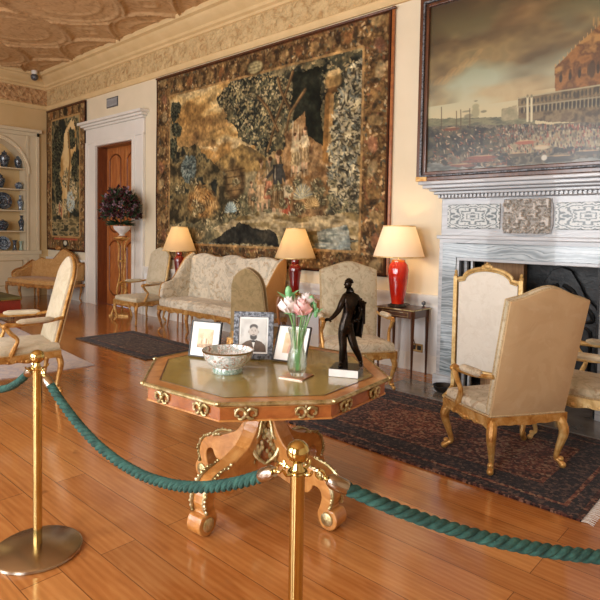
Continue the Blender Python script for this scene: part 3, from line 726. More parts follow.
# well, figures
x, y = t(190, 405); c.dab(x, y, 27, 23, 1.4, '4e3c26'); c.dab(x-3, y-2, 22, 17, 1.4, '8a6e46', .9); c.dab(x-9, y-6, 14, 8, 1.4, 'b0925e', .7)
for i in range(5): c.line([(x-19, y-16+i*9), (x+18, y-18+i*9)], .8, '3f2e1c', .6)
for a, b, hh, rb, ln in ((245, 440, 52, 'b59a6c', 0), (265, 400, 46, '9a7c50', 2), (285, 490, 78, '8c7248', 0), (282, 440, 50, '3a4a58', 1), (300, 485, 56, 'b4573a', 2), (230, 475, 48, 'bfa070', -3), (252, 385, 40, 'c9b184', 1), (318, 360, 40, 'c9b488', 0), (340, 350, 38, 'bba67c', 1), (300, 430, 44, '6a6a5c', 1)):
    pass
for (a, b), hh, rb, sk_c, fl_ in (((322, 385), 44, 'c9b488', 'b59c6c', 1), ((343, 378), 46, 'cdb98e', 'a88c60', -1), ((225, 478), 40, 'b89468', '9a7a50', 1), ((246, 472), 62, '9c7a4e', 'c2a274', 1), ((265, 462), 58, '7c6a4a', 'a06a4a', -1), ((302, 492), 50, 'c8b48c', 'b0583a', -1), ((283, 492), 80, '3c3a34', '8a6c44', -1)):
    x, y = t(a, b); c.figure2(x, y, hh*1.12, rb, sk_c, 'cfa67c', fl_)
for i in range(60):
    x, y = t(c.r.uniform(60, 470), c.r.uniform(400, 520)); w_ = c.r.uniform(4, 9); mk = c.ell(x, y, w_*1.5, w_, 4, .4, i); c.put(mk, ['2c2a20', '3f3a28', '4c4830'][i % 3], .6); c.leaves(mk, 16, ['a8946a', 'c9b88c', '6c6a4c', '8c8460'], (1.5, 3.6), (.7, 1.3))
for a, b, hh, rb, ln in ():
    pass
# agave, fern, grasses and foreground water
for (a, b), n, R, cs in (((340, 440), 16, 16, PALES), ((180, 470), 14, 13, ['9cb0ac', 'c9c8ac', '5c747a']), ((265, 495), 13, 12, PALES), ((360, 460), 14, 12, ['c8aa74', '7a6038'])):
    x, y = t(a, b)
    for q in range(n*2):
        g = PI+PI*q/(n*2); c.dab(x+R*.5*math.cos(g), y+R*.6*math.sin(g), R*.6, 1.3, g, cs[q % len(cs)], .9)
c.pat(c.poly(tp((140, 505), (230, 470), (360, 480), (460, 470), (480, 530), (300, 520), (180, 540)), 4), ['8c784e', 'b39e74', 'c0ae84', '7a663e'], 15, 31, stretch=(2.2, .6), sharp=3)
c.pat(c.poly(tp((130, 540), (200, 495), (280, 515), (290, 545), (220, 540), (150, 570)), 4), ['1c1c18', '302f28', '4c4636'], 14, 33)
c.pat(c.poly(tp((60, 530), (140, 540), (300, 545), (470, 530), (480, 620), (50, 640)), 4), ['4a4430', '8a7c58', '5e6a68', 'b8a97c', '332e22'], 11, 35, stretch=(1.8, .6), sharp=3)
for i in range(9): x, y = t(180+i*13, 550+(i % 3)*4); c.dab(x, y, 7, 5, 1.6, 'c7b78a', .8); c.dab(x+3, y, 2, 6, 0, '4a402a', .7)
c.pat(c.poly(tp((370, 510), (440, 500), (450, 560), (375, 575)), 4), ['8a948c', 'b0b09c', '5c665e'], 9, 37, stretch=(2, .5))
for i in range(5): x, y = t(452+(i % 3)*9, 545+(i//3)*16); c.dab(x, y, 5, 5, 0, 'b79a66', .9)
bw, bt, bb = 36, 31, 26
weave_border(c, None, bw, bt, bb, 41)
x, y = t(234, 150); c.dab(x, y, 20, 12, 0, '4a3820'); c.dab(x, y, 16, 9, 0, 'b5a878'); [c.line([(x-10, y-4+i*4), (x+10, y-4+i*4)], .6, '7a6c48', .8) for i in range(3)]
fine = c.nz(3, 77, 2); c.a *= (1+(fine-.5)*.5)[..., None]; mid = c.nz(10, 78, 3); c.a *= (1+(mid-.5)*.8)[..., None]; c.a *= .88
lt = thing('large_tapestry', 'wide woven tapestry of figures in a wooded glade hung between the door and the mantelpiece', 'tapestry', (TX0, YB-.035, TZ0))
c.mesh('woven_panel', 'woven', TX1-TX0, TZ1-TZ0, lt, relief=(c.nz(60, 9, 2)-.5)*.016+.008)
m = MB(); m.tube([(0, -.012, 2.975), (TX1-TX0+.05, -.012, 2.975)], .016, 8); m.build('hanging_rod', 'dark_wood', lt)
m = MB(); m.box(TX1-TX0, TX1-TX0+.03, -.004, .02, .02, 3.0); m.build('side_binding', 'table_red', lt, smooth=False)
# the narrow tapestry left of the door
SX0, SX1, SZ0, SZ1 = -12.42, -10.66, 1.0, 4.0
cw, ch = 150, 256
c = Cv(cw, ch, '6a6044', 5); c.pat(np.ones((ch, cw)), ['2a2c24', '5a523a', '8c7c54', '3e4234', '9a8a60'], 22, 3, sharp=3)
def s(a, b): return (a/212*cw*1.42-24, (b-30)/540*ch)       # crop coordinates of the strip
c.pat(c.poly([(70, 45), (105, 25), (118, 70), (92, 120), (85, 160), (60, 170), (52, 120)], 9), ['a58048', 'd0ac70', 'dcc08a'], 20, 4, sharp=2.6)
for x, y, rx, ry in ((48, 60, 22, 30), (34, 105, 20, 24), (50, 150, 14, 26), (100, 60, 14, 20), (112, 110, 12, 30)):
    mk = c.ell(x, y, rx, ry, 8, .2, int(x)); c.pat(mk, ['16160f', '24261c', '38382a'], 9, int(y)); c.leaves(mk, 240, ['1a1c16', '36382c', '6a6648', '444230'], (1.6, 4))
for x, y, rx, ry in ((80, 130, 16, 20), (105, 150, 14, 24), (60, 180, 24, 14)):
    mk = c.ell(x, y, rx, ry, 8, .3, int(x)); c.leaves(mk, 260, ['c9b184', 'a8905c', '7c7a5c', 'd8c69a', '4a4c3c'], (1.6, 4.4))
c.line([(90, 210), (86, 150), (95, 90), (88, 50)], 3, '8a6a3e'); c.line([(64, 200), (70, 140)], 2.4, 'c8aa74')
for x, y in ((52, 190), (60, 196), (100, 180)): c.figure(x, y, 22, 'b06a4c')
x0 = c.ell(96, 168, 16, 22, 5, .3); c.leaves(x0, 160, ['b8c4bc', '8fa09c', 'c9c4a4'], (2, 4))
c.pat(c.poly([(20, 200), (130, 196), (130, 232), (20, 232)], 3), ['5a5238', '8c7c54', 'a8946a', '3a3a2c'], 8, 6, stretch=(2, .7), sharp=3)
weave_border(c, None, 20, 20, 26, 44)
c.dab(75, 241, 9, 12, PI/2, '1c1c18'); c.dab(75, 241, 5, 8, PI/2, 'd9d4bc'); c.dab(75, 9, 9, 9, 0, '2a2418')
c.line([(30, 234), (120, 234)], 1.6, 'a8543c', .9)
st_ = thing('narrow_tapestry', 'tall narrow woven tapestry of dark trees hung in the corner left of the door', 'tapestry', (SX0, YB-.035, SZ0))
c.mesh('woven_panel', 'woven', SX1-SX0, SZ1-SZ0, st_, relief=(c.nz(50, 9, 2)-.5)*.016+.008)
m = MB(); m.tube([(0, -.01, 2.99), (SX1-SX0, -.01, 2.99)], .014, 8); m.build('hanging_rod', 'dark_wood', st_)

# the painting over the mantelpiece: a crowded quay with an arcaded palace
PX0, PX1, PZ0, PZ1 = -3.15, -.55, 2.045, 3.95
FW = .095
iw, ih = PX1-PX0-2*FW, PZ1-PZ0-2*FW
cw, ch = 400, 285
c = Cv(cw, ch, '7c8068', 9); T = cv_map(PX0+FW, PZ0+FW, iw, ih, cw, ch, 5.25)
def t(cx, cy): return T(400+cx/3, cy/3)
def tp(*p): return [t(a, b) for a, b in p]
top = t(95, 60)[1]; hor = t(95, 350)[1]
Yn = np.clip(c.Y/hor, 0, 1)[..., None]
sk = [np.array(srgb8(q)) for q in ('3c2e18', '5a5232', '7c8468', 'a0a68c', 'b8ae88')]
pos = Yn*4; i = np.minimum(pos.astype(int), 3)[..., 0]; f = pos-i[..., None]; S = np.stack(sk); c.a = S[i]*(1-f)+S[i+1]*f
u = c.nz(110, 3, 4, (1.5, .8)); c.pat(np.clip((u-.47)*5, 0, 1)*(c.Y < hor*.9), ['3f2a14', '5e4424', '86683a', '54482c'], 60, 5, op=.7, stretch=(1.6, .8))
u = c.nz(90, 13, 4, (1.8, .6)); c.pat(np.clip((u-.58)*6, 0, 1)*(c.Y < hor*.95), ['94744a', 'b09062', '9c7c50'], 40, 8, op=.45)
c.pat(np.clip((c.nz(120, 23, 3)-.5)*4, 0, 1)*(c.Y < hor*.35), ['33230f', '4e3818'], 60, 4, op=.7)
for i in range(10):
    a = 110+i*13; x, y = t(a, 240-i*9+(i % 3)*8); c.dab(x, y, 13, 5, -.6, 'c49a5e', .22)
# distant domed church and low shore
c.pat(c.poly(tp((40, 354), (400, 345), (400, 385), (40, 387)), 2), ['5e6046', '7c7858', '4c5040'], 9, 3, stretch=(2, .6))
x, y = t(222, 335); c.dab(x, y, 11, 8, PI/2, '8a8664'); c.dab(x, y-10, 5, 7, PI/2, '8f8c68'); c.dab(x-12, y+4, 9, 4, 0, '77745a'); c.dab(x, y-19, 1.2, 4, PI/2, '6a684e'); c.dab(x-16, y-4, 2, 9, PI/2, '7c7a5e'); c.dab(x+14, y, 2.4, 6, PI/2, '6f6c52')
c.pat(c.poly(tp((300, 325), (345, 312), (350, 355), (300, 360)), 1), ['9a9070', '7c7858'], 6, 5)
# palace
c.pat(c.poly(tp((460, 200), (530, 130), (600, 66), (660, 30), (760, -10), (1000, -90), (1000, 190), (460, 275)), 1), ['70481f', '8f6230', '5a3a1c', 'a07840'], 18, 12, sharp=2)
c.pat(c.poly(tp((350, 290), (460, 272), (1000, 190), (1000, 380), (440, 362), (350, 352)), 1), ['5c4e36', '7a6a4a', '443a28'], 9, 13)
for i in range(16):
    a = 478+i*28; x, y = t(a, 232-i*8); c.dab(x, y, 7+i*.6, 2.6, PI/2, '2c2214')
    c.dab(x, y-7, 2.2, 3, 0, '4c3418')
x, y = t(572, 205); c.dab(x, y, 14, 5, PI/2, '1c150c'); c.dab(x, y+3, 16, 7, PI/2, '7c5a34', .4)
for i in range(52):
    a = 362+i*12; yt = 292-(a-350)*.155
    x, y = t(a, yt+14); c.dab(x, y, 4+i*.12, 1.5, PI/2, '2e2e24', .85)
    x, y = t(a, yt+38+i*.4); c.dab(x, y, 5.5+i*.2, 2.1, PI/2, '1e1f1a', .85); c.dab(x+3.2, y, 5.5+i*.2, .8, PI/2, '948c6c', .8)
c.line(tp((350, 292), (460, 273), (1000, 190)), 1, 'a09878'); c.line(tp((350, 318), (1000, 237)), 1, '8c8468')
for i in range(44): x, y = t(462+i*12, 193-i*11.6 if i < 12 else 62-(i-12)*4.8); c.dab(x, y, 3.2, .8, PI/2, 'b08a54')
for a in (577, 590): x, y = t(a, 62); c.dab(x, y, 8, 1.4, PI/2, '9a7a48')
for a in (378, 390): c.line(tp((a, 288), (a, 360)), 1.7, 'c2b894'); x, y = t(a, 285); c.dab(x, y, 3, 2, PI/2, '6e6a50')
# quay crowd, barges and water
c.pat(c.poly(tp((30, 378), (300, 372), (1000, 352), (1000, 470), (30, 560)), 2), ['3c3a2e', '5a5444', '746a54', '2c2e28'], 12, 15, sharp=3)
c.pat(c.poly(tp((300, 440), (420, 392), (1000, 365), (1000, 430), (460, 440), (330, 470)), 3), ['7c7458', '958a6c', '5e5844'], 9, 16)
c.pat(c.poly(tp((30, 388), (160, 378), (280, 382), (290, 440), (30, 480)), 5), ['1e201c', '3a3a30', '55503c'], 10, 17, sharp=3)
r = np.random.RandomState(4)
for i in range(1250):
    a = r.uniform(290, 980); b = 372+r.rand()**1.4*85; x, y = t(a, b); c.dab(x, y, r.uniform(1.6, 3.6), 1.1, PI/2, ['8c4034', 'a89a7c', 'b8ac90', '6a342a', '2f2a26', '4c525a', '96704e', '3c342a', '1e1c1a'][r.randint(9)], .7)
for i in range(300):
    a = r.uniform(95, 330); b = r.uniform(385, 500); x, y = t(a, b); c.dab(x, y, r.uniform(1.5, 5), 1.1, r.uniform(-.3, 1.7), ['8a4a34', '5c4a34', '2a2a26', 'a87a58', 'c0a888', '3c4a4c'][r.randint(6)], .75)
for a, b, L, cl in ((150, 385, 17, '6a3a20'), (240, 470, 30, '7c4434'), (180, 495, 30, '6e4030'), (350, 462, 18, '4c4436'), (470, 470, 26, '3c3c38'), (420, 440, 14, 'b8a888'), (370, 425, 18, '96543c'), (560, 455, 22, '40403a')):
    x, y = t(a, b); c.dab(x, y, L, 3.4, .03, cl, .9); c.dab(x, y-3, L*.8, 1, .03, 'b89870', .7)
for a in (165, 178, 120, 205): c.line(tp((a, 315+(a % 7)*4), (a, 385)), .7, '4a3c28')
c.pat(c.poly(tp((20, 480), (200, 500), (420, 490), (1000, 420), (1000, 700), (20, 660)), 4), ['5c6058', '777a72', '8c8c84', '4a4e48'], 16, 19, stretch=(2.5, .6), sharp=2, ), 
for a, b, L, cl in ((230, 480, 34, '74402f'), (470, 478, 26, '30322e')): x, y = t(a, b); c.dab(x, y, L, 3, .02, cl, .85)
x, y = t(428, 470); c.dab(x, y, 5, 5, 0, 'c9c4b4')
pt = thing('harbour_painting', 'large oil painting of a crowded quay and arcaded palace above the mantelpiece', 'painting', (PX0, YB-.06, PZ0))
pc = c.mesh('canvas', 'oil', iw, ih, pt, thick=.02); pc.location = (FW, 0, FW)
W_, H_ = PX1-PX0, PZ1-PZ0
def frame_mb(W, H, secs, mb=None):
    """mitred frame in XZ; secs: list of (inset0, inset1, y_front, y_back)"""
    mb = mb or MB()
    for a, b, y0, y1 in secs:
        o = [(a, a), (W-a, a), (W-a, H-a), (a, H-a)]; i_ = [(b, b), (W-b, b), (W-b, H-b), (b, H-b)]
        vs = [(x, y0, z) for x, z in o]+[(x, y0, z) for x, z in i_]+[(x, y1, z) for x, z in o]+[(x, y1, z) for x, z in i_]
        fs = []
        for k in range(4):
            k2 = (k+1) % 4; fs += [(k, k2, 4+k2, 4+k), (8+k, 12+k, 12+k2, 8+k2), (k, 8+k, 8+k2, k2), (4+k, 4+k2, 12+k2, 12+k)]
        mb.add(vs, fs)
    return mb
frame_mb(W_, H_, [(0, .045, -.05, .05), (.062, FW+.005, -.035, .03)]).build('outer_frame', 'dark_wood', pt, bevel=.008, smooth=False)
frame_mb(W_, H_, [(.043, .064, -.06, .04)]).build('silver_bead', 'photo_silver', pt, bevel=.005, smooth=False)
m = MB(); m.box(0, .13, -.058, -.04, 0, .05); m.build('corner_block', 'gilt', pt, smooth=False, bevel=.004)

# ================================================================== fireplace
FX0, FX1 = -2.70, -1.04; FC = (FX0+FX1)/2; FY = 4.95
fp = thing('fireplace', 'grey marble fireplace with carved central tablet and inlaid panels', 'fireplace', (FC, YB, 0))
D = FY-YB                                                      # front face, negative y
hw = (FX1-FX0)/2; OW = .615; OZ = 1.245
m = MB(); m.box(-hw, -OW, D, 0, 0, 1.46); m.box(OW, hw, D, 0, 0, 1.46); m.box(-OW, OW, D, 0, OZ, 1.46)
m.build('jambs_and_lintel', 'marble_grey', fp, smooth=False, bevel=.006)
m = MB(); m.box(-hw, hw, D+.03, 0, 1.46, 1.84); m.build('frieze', 'marble_grey', fp, smooth=False, bevel=.006)
m = MB(); m.box(-hw+.045, -OW-.03, D-.012, D, .13, 1.41); m.box(OW+.03, hw-.045, D-.012, D, .13, 1.41); m.box(-OW-.03, OW+.03, D-.012, D, OZ+.03, 1.41)
m.build('veined_facing', 'marble_vein', fp, smooth=False, bevel=.003)
for a_, b_ in ((-hw-.02, -OW), (OW, hw+.02)): m = MB(); m.box(a_, b_, D-.03, 0, 0, .12); m.build('plinth', 'marble_grey', fp, smooth=False, bevel=.006)
m = MB(); m.box(-hw-.015, hw+.015, D-.03, 0, 1.45, 1.485)
m.build('band', 'marble_grey', fp, smooth=False, bevel=.006)
m = MB(); m.box(-hw-.02, hw+.02, D-.01, 0, 1.84, 1.875); m.box(-hw-.05, hw+.05, D-.05, 0, 1.875, 1.905)
m.box(-hw-.13, hw+.13, D-.13, 0, 1.93, 1.965); m.box(-hw-.16, hw+.16, D-.16, 0, 1.965, 2.0); m.box(-hw-.08, hw+.08, D-.09, 0, 1.905, 1.93)
m.build('mantel_shelf', 'marble_grey', fp, smooth=False, bevel=.008)
m = MB()
for i in range(46): x = -hw-.01+i*(2*hw+.02)/46; m.box(x, x+.018, D-.03, D, 1.845, 1.873)
m.build('dentil_course', 'marble_grey', fp, smooth=False)
for s_ in (-1, 1):
    c0 = s_*.50
    m = MB(); m.box(-.26, .26, -.016, 0, -.115, .115); p_ = m.build('inlaid_panel', 'marble_panel', fp, smooth=False, bevel=.004); p_.location = (c0, D+.03, 1.665)
R_ = Cv(90, 66, 'b9b0a4', 3); lump = R_.nz(6, 3, 3); lump = np.clip((lump-.38)*4, 0, 1)
cx = (R_.X/89-.5)*2; cy = (R_.Y/65-.5)*2; inside = np.clip((1-np.maximum(abs(cx), abs(cy))**6-.25*(cx*cy)**4)*6, 0, 1)
rel = (lump*.035+.01)*inside; R_.a = np.ones_like(R_.a)*np.array(srgb8('b9b3aa')); R_.pat(1-lump, ['6e675e', '8a8278'], 10, 4, op=.75)
R_.put((inside < .02).astype(float), 'aeb0b2')
tb = R_.mesh('carved_tablet', 'print', .42, .31, fp, relief=rel, thick=.03); tb.location = (-.21, D+.02, 1.51); tb['label'] = 'carved stone relief tablet'
m = MB(); o_ = [(.215*math.copysign(abs(math.cos(a))**.45, math.cos(a)), .16*math.copysign(abs(math.sin(a))**.45, math.sin(a))) for a in np.linspace(0, 2*PI, 33)]
m.tube([(a, D+.02, 1.665+b) for a, b in o_], .012, 6, cap=False); m.build('tablet_border', 'marble_grey', fp)
# firebox: side boards, back plate
m = MB(); m.box(-OW, OW, -.03, -.01, 0, OZ); m.box(-OW, -OW+.02, D, 0, 0, OZ); m.box(OW-.02, OW, D, 0, 0, OZ); m.build('firebox_lining', 'iron', fp, smooth=False)
m = MB()
for a, b in ((-OW+.13, -.10), (.545, OW-.02)): m = MB(); m.box(a, b, -.13, -.05, 0, OZ); m.build('side_board', 'slat_wood', fp, smooth=False)
m = MB(); m.box(-OW+.02, -OW+.05, D+.06, D+.1, 0, OZ); m.box(-OW+.08, -OW+.1, D+.08, D+.12, 0, OZ); m.build('inner_fillet', 'marble_grey', fp, smooth=False)
fb = thing('cast_iron_fireback', 'black cast iron fireback with scrolled crest inside the fireplace opening', 'fireback', (FC+.22, YB-.06, .012))
ol = [(-.3, .02), (.3, .02), (.3, .72), (.34, .8), (.28, .88), (.2, .96), (.16, 1.05), (.08, 1.18), (0, 1.21), (-.08, 1.18), (-.16, 1.05), (-.2, .96), (-.28, .88), (-.34, .8), (-.3, .72)]
m = MB(); m.prism(ol, -.03, 0); m.build('plate', 'iron', fb, smooth=False, bevel=.006)
m = MB()
for sx in (-1, 1):
    m.tube([(sx*x, -.04, z) for x, z in [(.02, 1.05), (.1, 1.0), (.15, .9), (.24, .84), (.27, .76), (.2, .74), (.18, .8)]], [.02, .024, .02, .018, .02, .014, .01], 6, 3)
    m.tube([(sx*x, -.04, z) for x, z in [(.25, .1), (.25, .4), (.25, .66), (.1, .7), (0, .74)]], .014, 6, 3)
    m.tube([(sx*x, -.04, z) for x, z in [(.0, .3), (.08, .35), (.1, .45), (.05, .55), (0, .6)]], .02, 6, 3)
m.ball((0, -.04, .9), .07, sq=(1, .4, 1.3)); m.ball((0, -.04, .45), .05, sq=(1, .4, 1.2)); m.build('scroll_relief', 'iron', fb)
m = MB(); m.box(-3.02, -.72, 4.50, FY-.0, 0, .012); m.box(FC-OW, FC+OW, FY, 5.3, 0, .012); tag(m.build('trim_10', 'hearth', smooth=False), kind='structure')
# ================================================================== furniture
def leg_mb(x, y, zt, dx, dy, s=1.0, foot=True):
    m = MB(); P = [(0, zt), (.022, zt*.84), (.03, zt*.68), (.008, zt*.38), (-.004, zt*.18), (.012, .045), (.03, .02)]
    R = [.026, .028, .026, .018, .014, .0145, .017]
    m.tube([(x+dx*o*s, y+dy*o*s, z) for o, z in P], [r*s for r in R], 10, 4)
    if foot: m.ball((x+dx*.03*s, y+dy*.03*s, .019*s), .019*s, 10, 6); m.ball((x+dx*.02*s, y+dy*.02*s, .05*s), .017*s, 8, 6)
    m.ball((x+dx*.03*s, y+dy*.03*s, zt*.74), .016*s, 8, 6, (1, 1, 2))
    return m
def apron(m, p, q, zb, zt, th, drop=.03, out=0, carve=True):
    """carved rail between two floor points p->q with a scalloped lower edge"""
    p = Vector(p); q = Vector(q); L = (q-p).length; a = math.atan2(q.y-p.y, q.x-p.x)
    n = 22; lo = []
    for i in range(n+1):
        u = i/n; e = min(u, 1-u)
        w = drop*(.95*math.exp(-((u-.5)/.11)**2)+.5*math.exp(-((e-.25)/.06)**2)) + .018*math.exp(-(e/.05)**2)
        lo.append((u*L, zb-w))
    T0 = m.T; m.T = T0 @ TR(p.x, p.y, 0, 0, 0, a)
    m.prism(lo+[(L, zt), (0, zt)], -th, 0)
    if carve:
        for u, s_ in ((.5, 1.3), (.42, .8), (.58, .8), (.33, .6), (.67, .6), (.22, .7), (.78, .7), (.1, .55), (.9, .55)):
            m.ball((u*L, -th, zb+.012-.01*s_), .014*s_, 8, 6, (1.3, .7, 1))
    m.T = T0
def seat_poly(wf, wb, d, bow=.03):
    P = []
    for u in np.linspace(0, 1, 9): P.append((-wf/2+wf*u, -d/2-bow*math.sin(PI*u)))
    for u in np.linspace(0, 1, 5)[1:]: P.append((wf/2+(wb-wf)/2*u+.012*math.sin(PI*u), -d/2+d*u))
    for u in np.linspace(0, 1, 5)[1:]: P.append((wb/2-wb*u, d/2))
    for u in np.linspace(0, 1, 5)[1:-1]: P.append((-wb/2-(wf-wb)/2*u-.012*math.sin(PI*u), d/2-d*u))
    return P
def back_poly(wb, wt, h, crest, rad=.02, n=15, sh=.04):
    """outline of a chair back: from the bottom, up the sides, serpentine top"""
    P = [(-wb/2, 0), (wb/2, 0)]
    for u in np.linspace(0, 1, 6)[1:]: P.append((wb/2+(wt-wb)/2*u, (h-sh)*u))
    for u in np.linspace(0, 1, n)[0:]:
        x = wt/2-wt*u; e = abs(2*u-1)
        z = h-sh+sh*(1-e**6)+crest*(.5+.5*math.cos(PI*min(1, e*1.15)))
        P.append((x*(1-.03*(1-e)), z))
    for u in np.linspace(1, 0, 6)[:-1]: P.append((-wb/2-(wt-wb)/2*u, (h-sh)*u))
    Q = []
    for p in P:
        if not Q or (abs(p[0]-Q[-1][0])+abs(p[1]-Q[-1][1])) > 1e-4: Q.append(p)
    if abs(Q[0][0]-Q[-1][0])+abs(Q[0][1]-Q[-1][1]) < 1e-4: Q.pop()
    return Q
def armchair(name, label, cat, loc, head, wf=.64, wb=.5, d=.55, zr=.33, zs=.44, bw=.52, bt=.56, bh=.74, crest=.07, rake=.15, gm='gilt', seat='tap_seat', inn='tap_light', outm='tan',
             arms=True, ah=.64, edge=None, bz=.40, group=None, thick=.055, legs=1.0, stretcher=False, sh=.04):
    rz = math.radians(head+90); t = thing(name, label, cat, loc, rz, group)
    m = MB(); m.T = TR(0, 0, zr+.035); m.pad(seat_poly(wf, wb, d), zs-zr-.035, .03, .03); m.build('seat', seat, t)
    m = MB(); c = [(-wf/2, -d/2), (wf/2, -d/2), (wb/2, d/2), (-wb/2, d/2)]
    apron(m, c[0], c[1], zr-.012, zr+.045, .035); apron(m, c[1], c[2], zr-.012, zr+.045, .03, .022)
    apron(m, c[2], c[3], zr-.005, zr+.045, .012, .012, carve=False); apron(m, c[3], c[0], zr-.012, zr+.045, .03, .022)
    fr = m.build('seat_frame', gm, t)
    m = MB(); pl = seat_poly(wf+.012, wb+.012, d+.01); m.tube([(x, y, zr+.05) for x, y in pl+[pl[0]]], .0065, 6, cap=False); m.build('braid', 'gimp', t)
    k = .03
    for x, y, dx, dy in ((-wf/2+k, -d/2+k*.6, -1, -.8), (wf/2-k, -d/2+k*.6, 1, -.8), (-wb/2+k*.7, d/2-k*.6, -.7, .8), (wb/2-k*.7, d/2-k*.6, .7, .8)):
        leg_mb(x, y, zr+.02, dx, dy, legs).build('leg', gm, t)
    B = TR(0, d/2-.01, bz, PI/2-rake)
    bp = back_poly(bw, bt, bh, crest, sh=sh)
    m = MB(); m.T = B; m.pad(bp, thick, .018, .02); bk = m.build('backrest', inn, t)
    m = MB(); m.T = B @ TR(0, 0, -.016); m.pad(bp, .016, .006, 0, back=.004); m.build('back_cover', outm, t)
    m = MB(); m.T = B
    if edge: m.tube([(x, y, thick*.35) for x, y in bp+[bp[0]]], edge[1], 8, cap=False); m.build('back_frame', edge[0], t)
    else:
        m.tube([(x, y, .0) for x, y in bp+[bp[0]]], .006, 6, cap=False); m.tube([(x, y, thick-.012) for x, y in bp+[bp[0]]], .006, 6, cap=False); m.build('back_braid', 'gimp', t)
    m = MB()
    for s_ in (-1, 1): m.tube([(s_*(bw/2-.03), d/2-.02, zr), (s_*(bw/2-.03), d/2-.005, bz+.1)], .018, 8)
    m.build('back_post', gm, t)
    if arms:
        for s_ in (-1, 1):
            xb = bw/2+(bt-bw)/2*((ah-bz)/bh)+.005; yb = d/2-.02+math.tan(rake)*(ah-bz)
            xf = wf/2+.01; yf = -d/2+.14
            m = MB(); m.tube([(s_*xb, yb, ah+.02), (s_*(xb+.03), yb-.14, ah), (s_*(xf), yf+.06, ah-.005), (s_*xf, yf-.03, ah), (s_*xf, yf-.055, ah-.02)], [.014, .016, .019, .021, .018], 8, 4)
            m.ball((s_*xf, yf-.04, ah-.012), .026, 10, 8)
            m.tube([(s_*xf, yf-.03, ah-.02), (s_*xf, yf+.0, ah-.07), (s_*(xf-.0), yf+.055, ah-.13), (s_*(wf/2-.0), yf+.03, zr+.1), (s_*(wf/2-.005), yf, zr+.03)], [.02, .019, .016, .019, .024], 8, 4)
            ar = m.build('armrest', gm, t)
            m = MB(); y0, y1 = yf+.05, yb-.09; n = 9
            m.tube([(s_*(xf+(xb+.03-xf)*u), y0+(y1-y0)*u, ah+.018) for u in np.linspace(0, 1, n)], [.014]+[.031]*(n-2)+[.014], 10, flat=.8); m.build('arm_pad', seat, ar)
    return t
# --- chair with its plain tan back to the camera
armchair('gilt_armchair', 'gilt armchair showing its plain tan back, standing on the dark rug before the fireplace', 'armchair', (-1.47, 3.66, .012), 147,
         wf=.63, wb=.52, d=.45, zr=.315, zs=.43, bw=.535, bt=.55, bh=.765, crest=.065, rake=.235, bz=.37, ah=.60, seat='tap_seat', inn='tap_light', outm='tan', thick=.05, sh=.015, legs=1.15)
armchair('gilt_armchair', 'gilt armchair seen side-on at the right edge, behind the chair with the plain tan back', 'armchair', (-1.19, 4.42, .012), 181,
         wf=.6, wb=.5, d=.56, zr=.33, zs=.44, bh=.7, ah=.65, gm='gilt_pale', seat='tap_light', inn='tap_light')
armchair('gilt_armchair', 'high-backed tapestry armchair behind the bronze statue, beside the small table with the red lamp', 'armchair', (-3.27, 4.37, .008), -37,
         wf=.66, wb=.54, d=.46, zr=.32, zs=.45, bw=.56, bt=.585, bh=.735, crest=.055, rake=.12, bz=.40, ah=.66, gm='gilt', seat='tap_seat', inn='tap_light', outm='tan', sh=.03)
armchair('gilt_armchair', 'pale gilt armchair at the left edge behind the left rope post', 'armchair', (-5.2, 1.98, .012), -100,
         wf=.6, wb=.5, d=.55, zr=.35, zs=.46, bw=.44, bt=.42, bh=.73, crest=.06, rake=.25, bz=.44, ah=.66, gm='gilt', seat='white_damask', inn='white_damask', outm='tan', edge=('gilt', .014), sh=.1)
armchair('gilt_armchair', 'pale gilt armchair between the panelled door and the settee', 'armchair', (-7.95, 4.89, 0), -90,
         wf=.64, wb=.54, d=.55, zr=.31, zs=.42, bw=.54, bt=.52, bh=.74, crest=.05, rake=.18, bz=.40, ah=.62, gm='gilt', seat='white_damask', inn='white_damask', outm='tan', edge=('gilt_pale', .014), sh=.07)
armchair('tapestry_chair', 'brown tapestry side chair with rounded back, standing before the settee behind the portrait frame', 'chair', (-4.29, 4.03, 0), 112,
         wf=.5, wb=.44, d=.42, zr=.34, zs=.46, bw=.42, bt=.34, bh=.60, crest=.06, rake=.14, bz=.46, arms=False, gm='gilt', seat='tap_brown', inn='tap_brown', outm='tap_brown', sh=.12, thick=.08)

# --- the settee in the middle of the long wall
st = thing('tapestry_settee', 'long tapestry settee with high winged sides below the large tapestry', 'settee', (-6.0, 4.9, 0), 0)
SW, SD = 1.98, .60
def rail_poly(w, d, bow=.02):
    P = [(-w/2+w*u, -d/2-bow*math.sin(3*PI*u)**2) for u in np.linspace(0, 1, 25)]
    return P+[(w/2, 0), (w/2, d/2), (0, d/2), (-w/2, d/2), (-w/2, 0)]
m = MB(); m.T = TR(0, 0, .37); m.pad(rail_poly(SW, SD), .12, .035, .02); m.build('seat', 'tap_sofa', st)
m = MB()
for i in range(3): apron(m, (-SW/2+i*SW/3, -SD/2), (-SW/2+(i+1)*SW/3, -SD/2), .335, .385, .035)
apron(m, (SW/2, -SD/2), (SW/2, SD/2), .335, .385, .03, .02); apron(m, (-SW/2, SD/2), (-SW/2, -SD/2), .335, .385, .03, .02); m.build('seat_frame', 'gilt', st)
for i in range(4):
    x = -SW/2+.03+i*(SW-.06)/3; dx = (-1, 0, 0, 1)[i]
    leg_mb(x, -SD/2+.02, .36, dx, -.9).build('leg', 'walnut', st); leg_mb(x, SD/2-.03, .36, dx, .5).build('leg', 'walnut', st)
bo = [(-SW/2+.02, 0), (SW/2-.02, 0)]+[(SW/2-.02-(SW-.04)*u, .60+.085*abs(math.sin(3*PI*u))**.7) for u in np.linspace(0, 1, 43)]
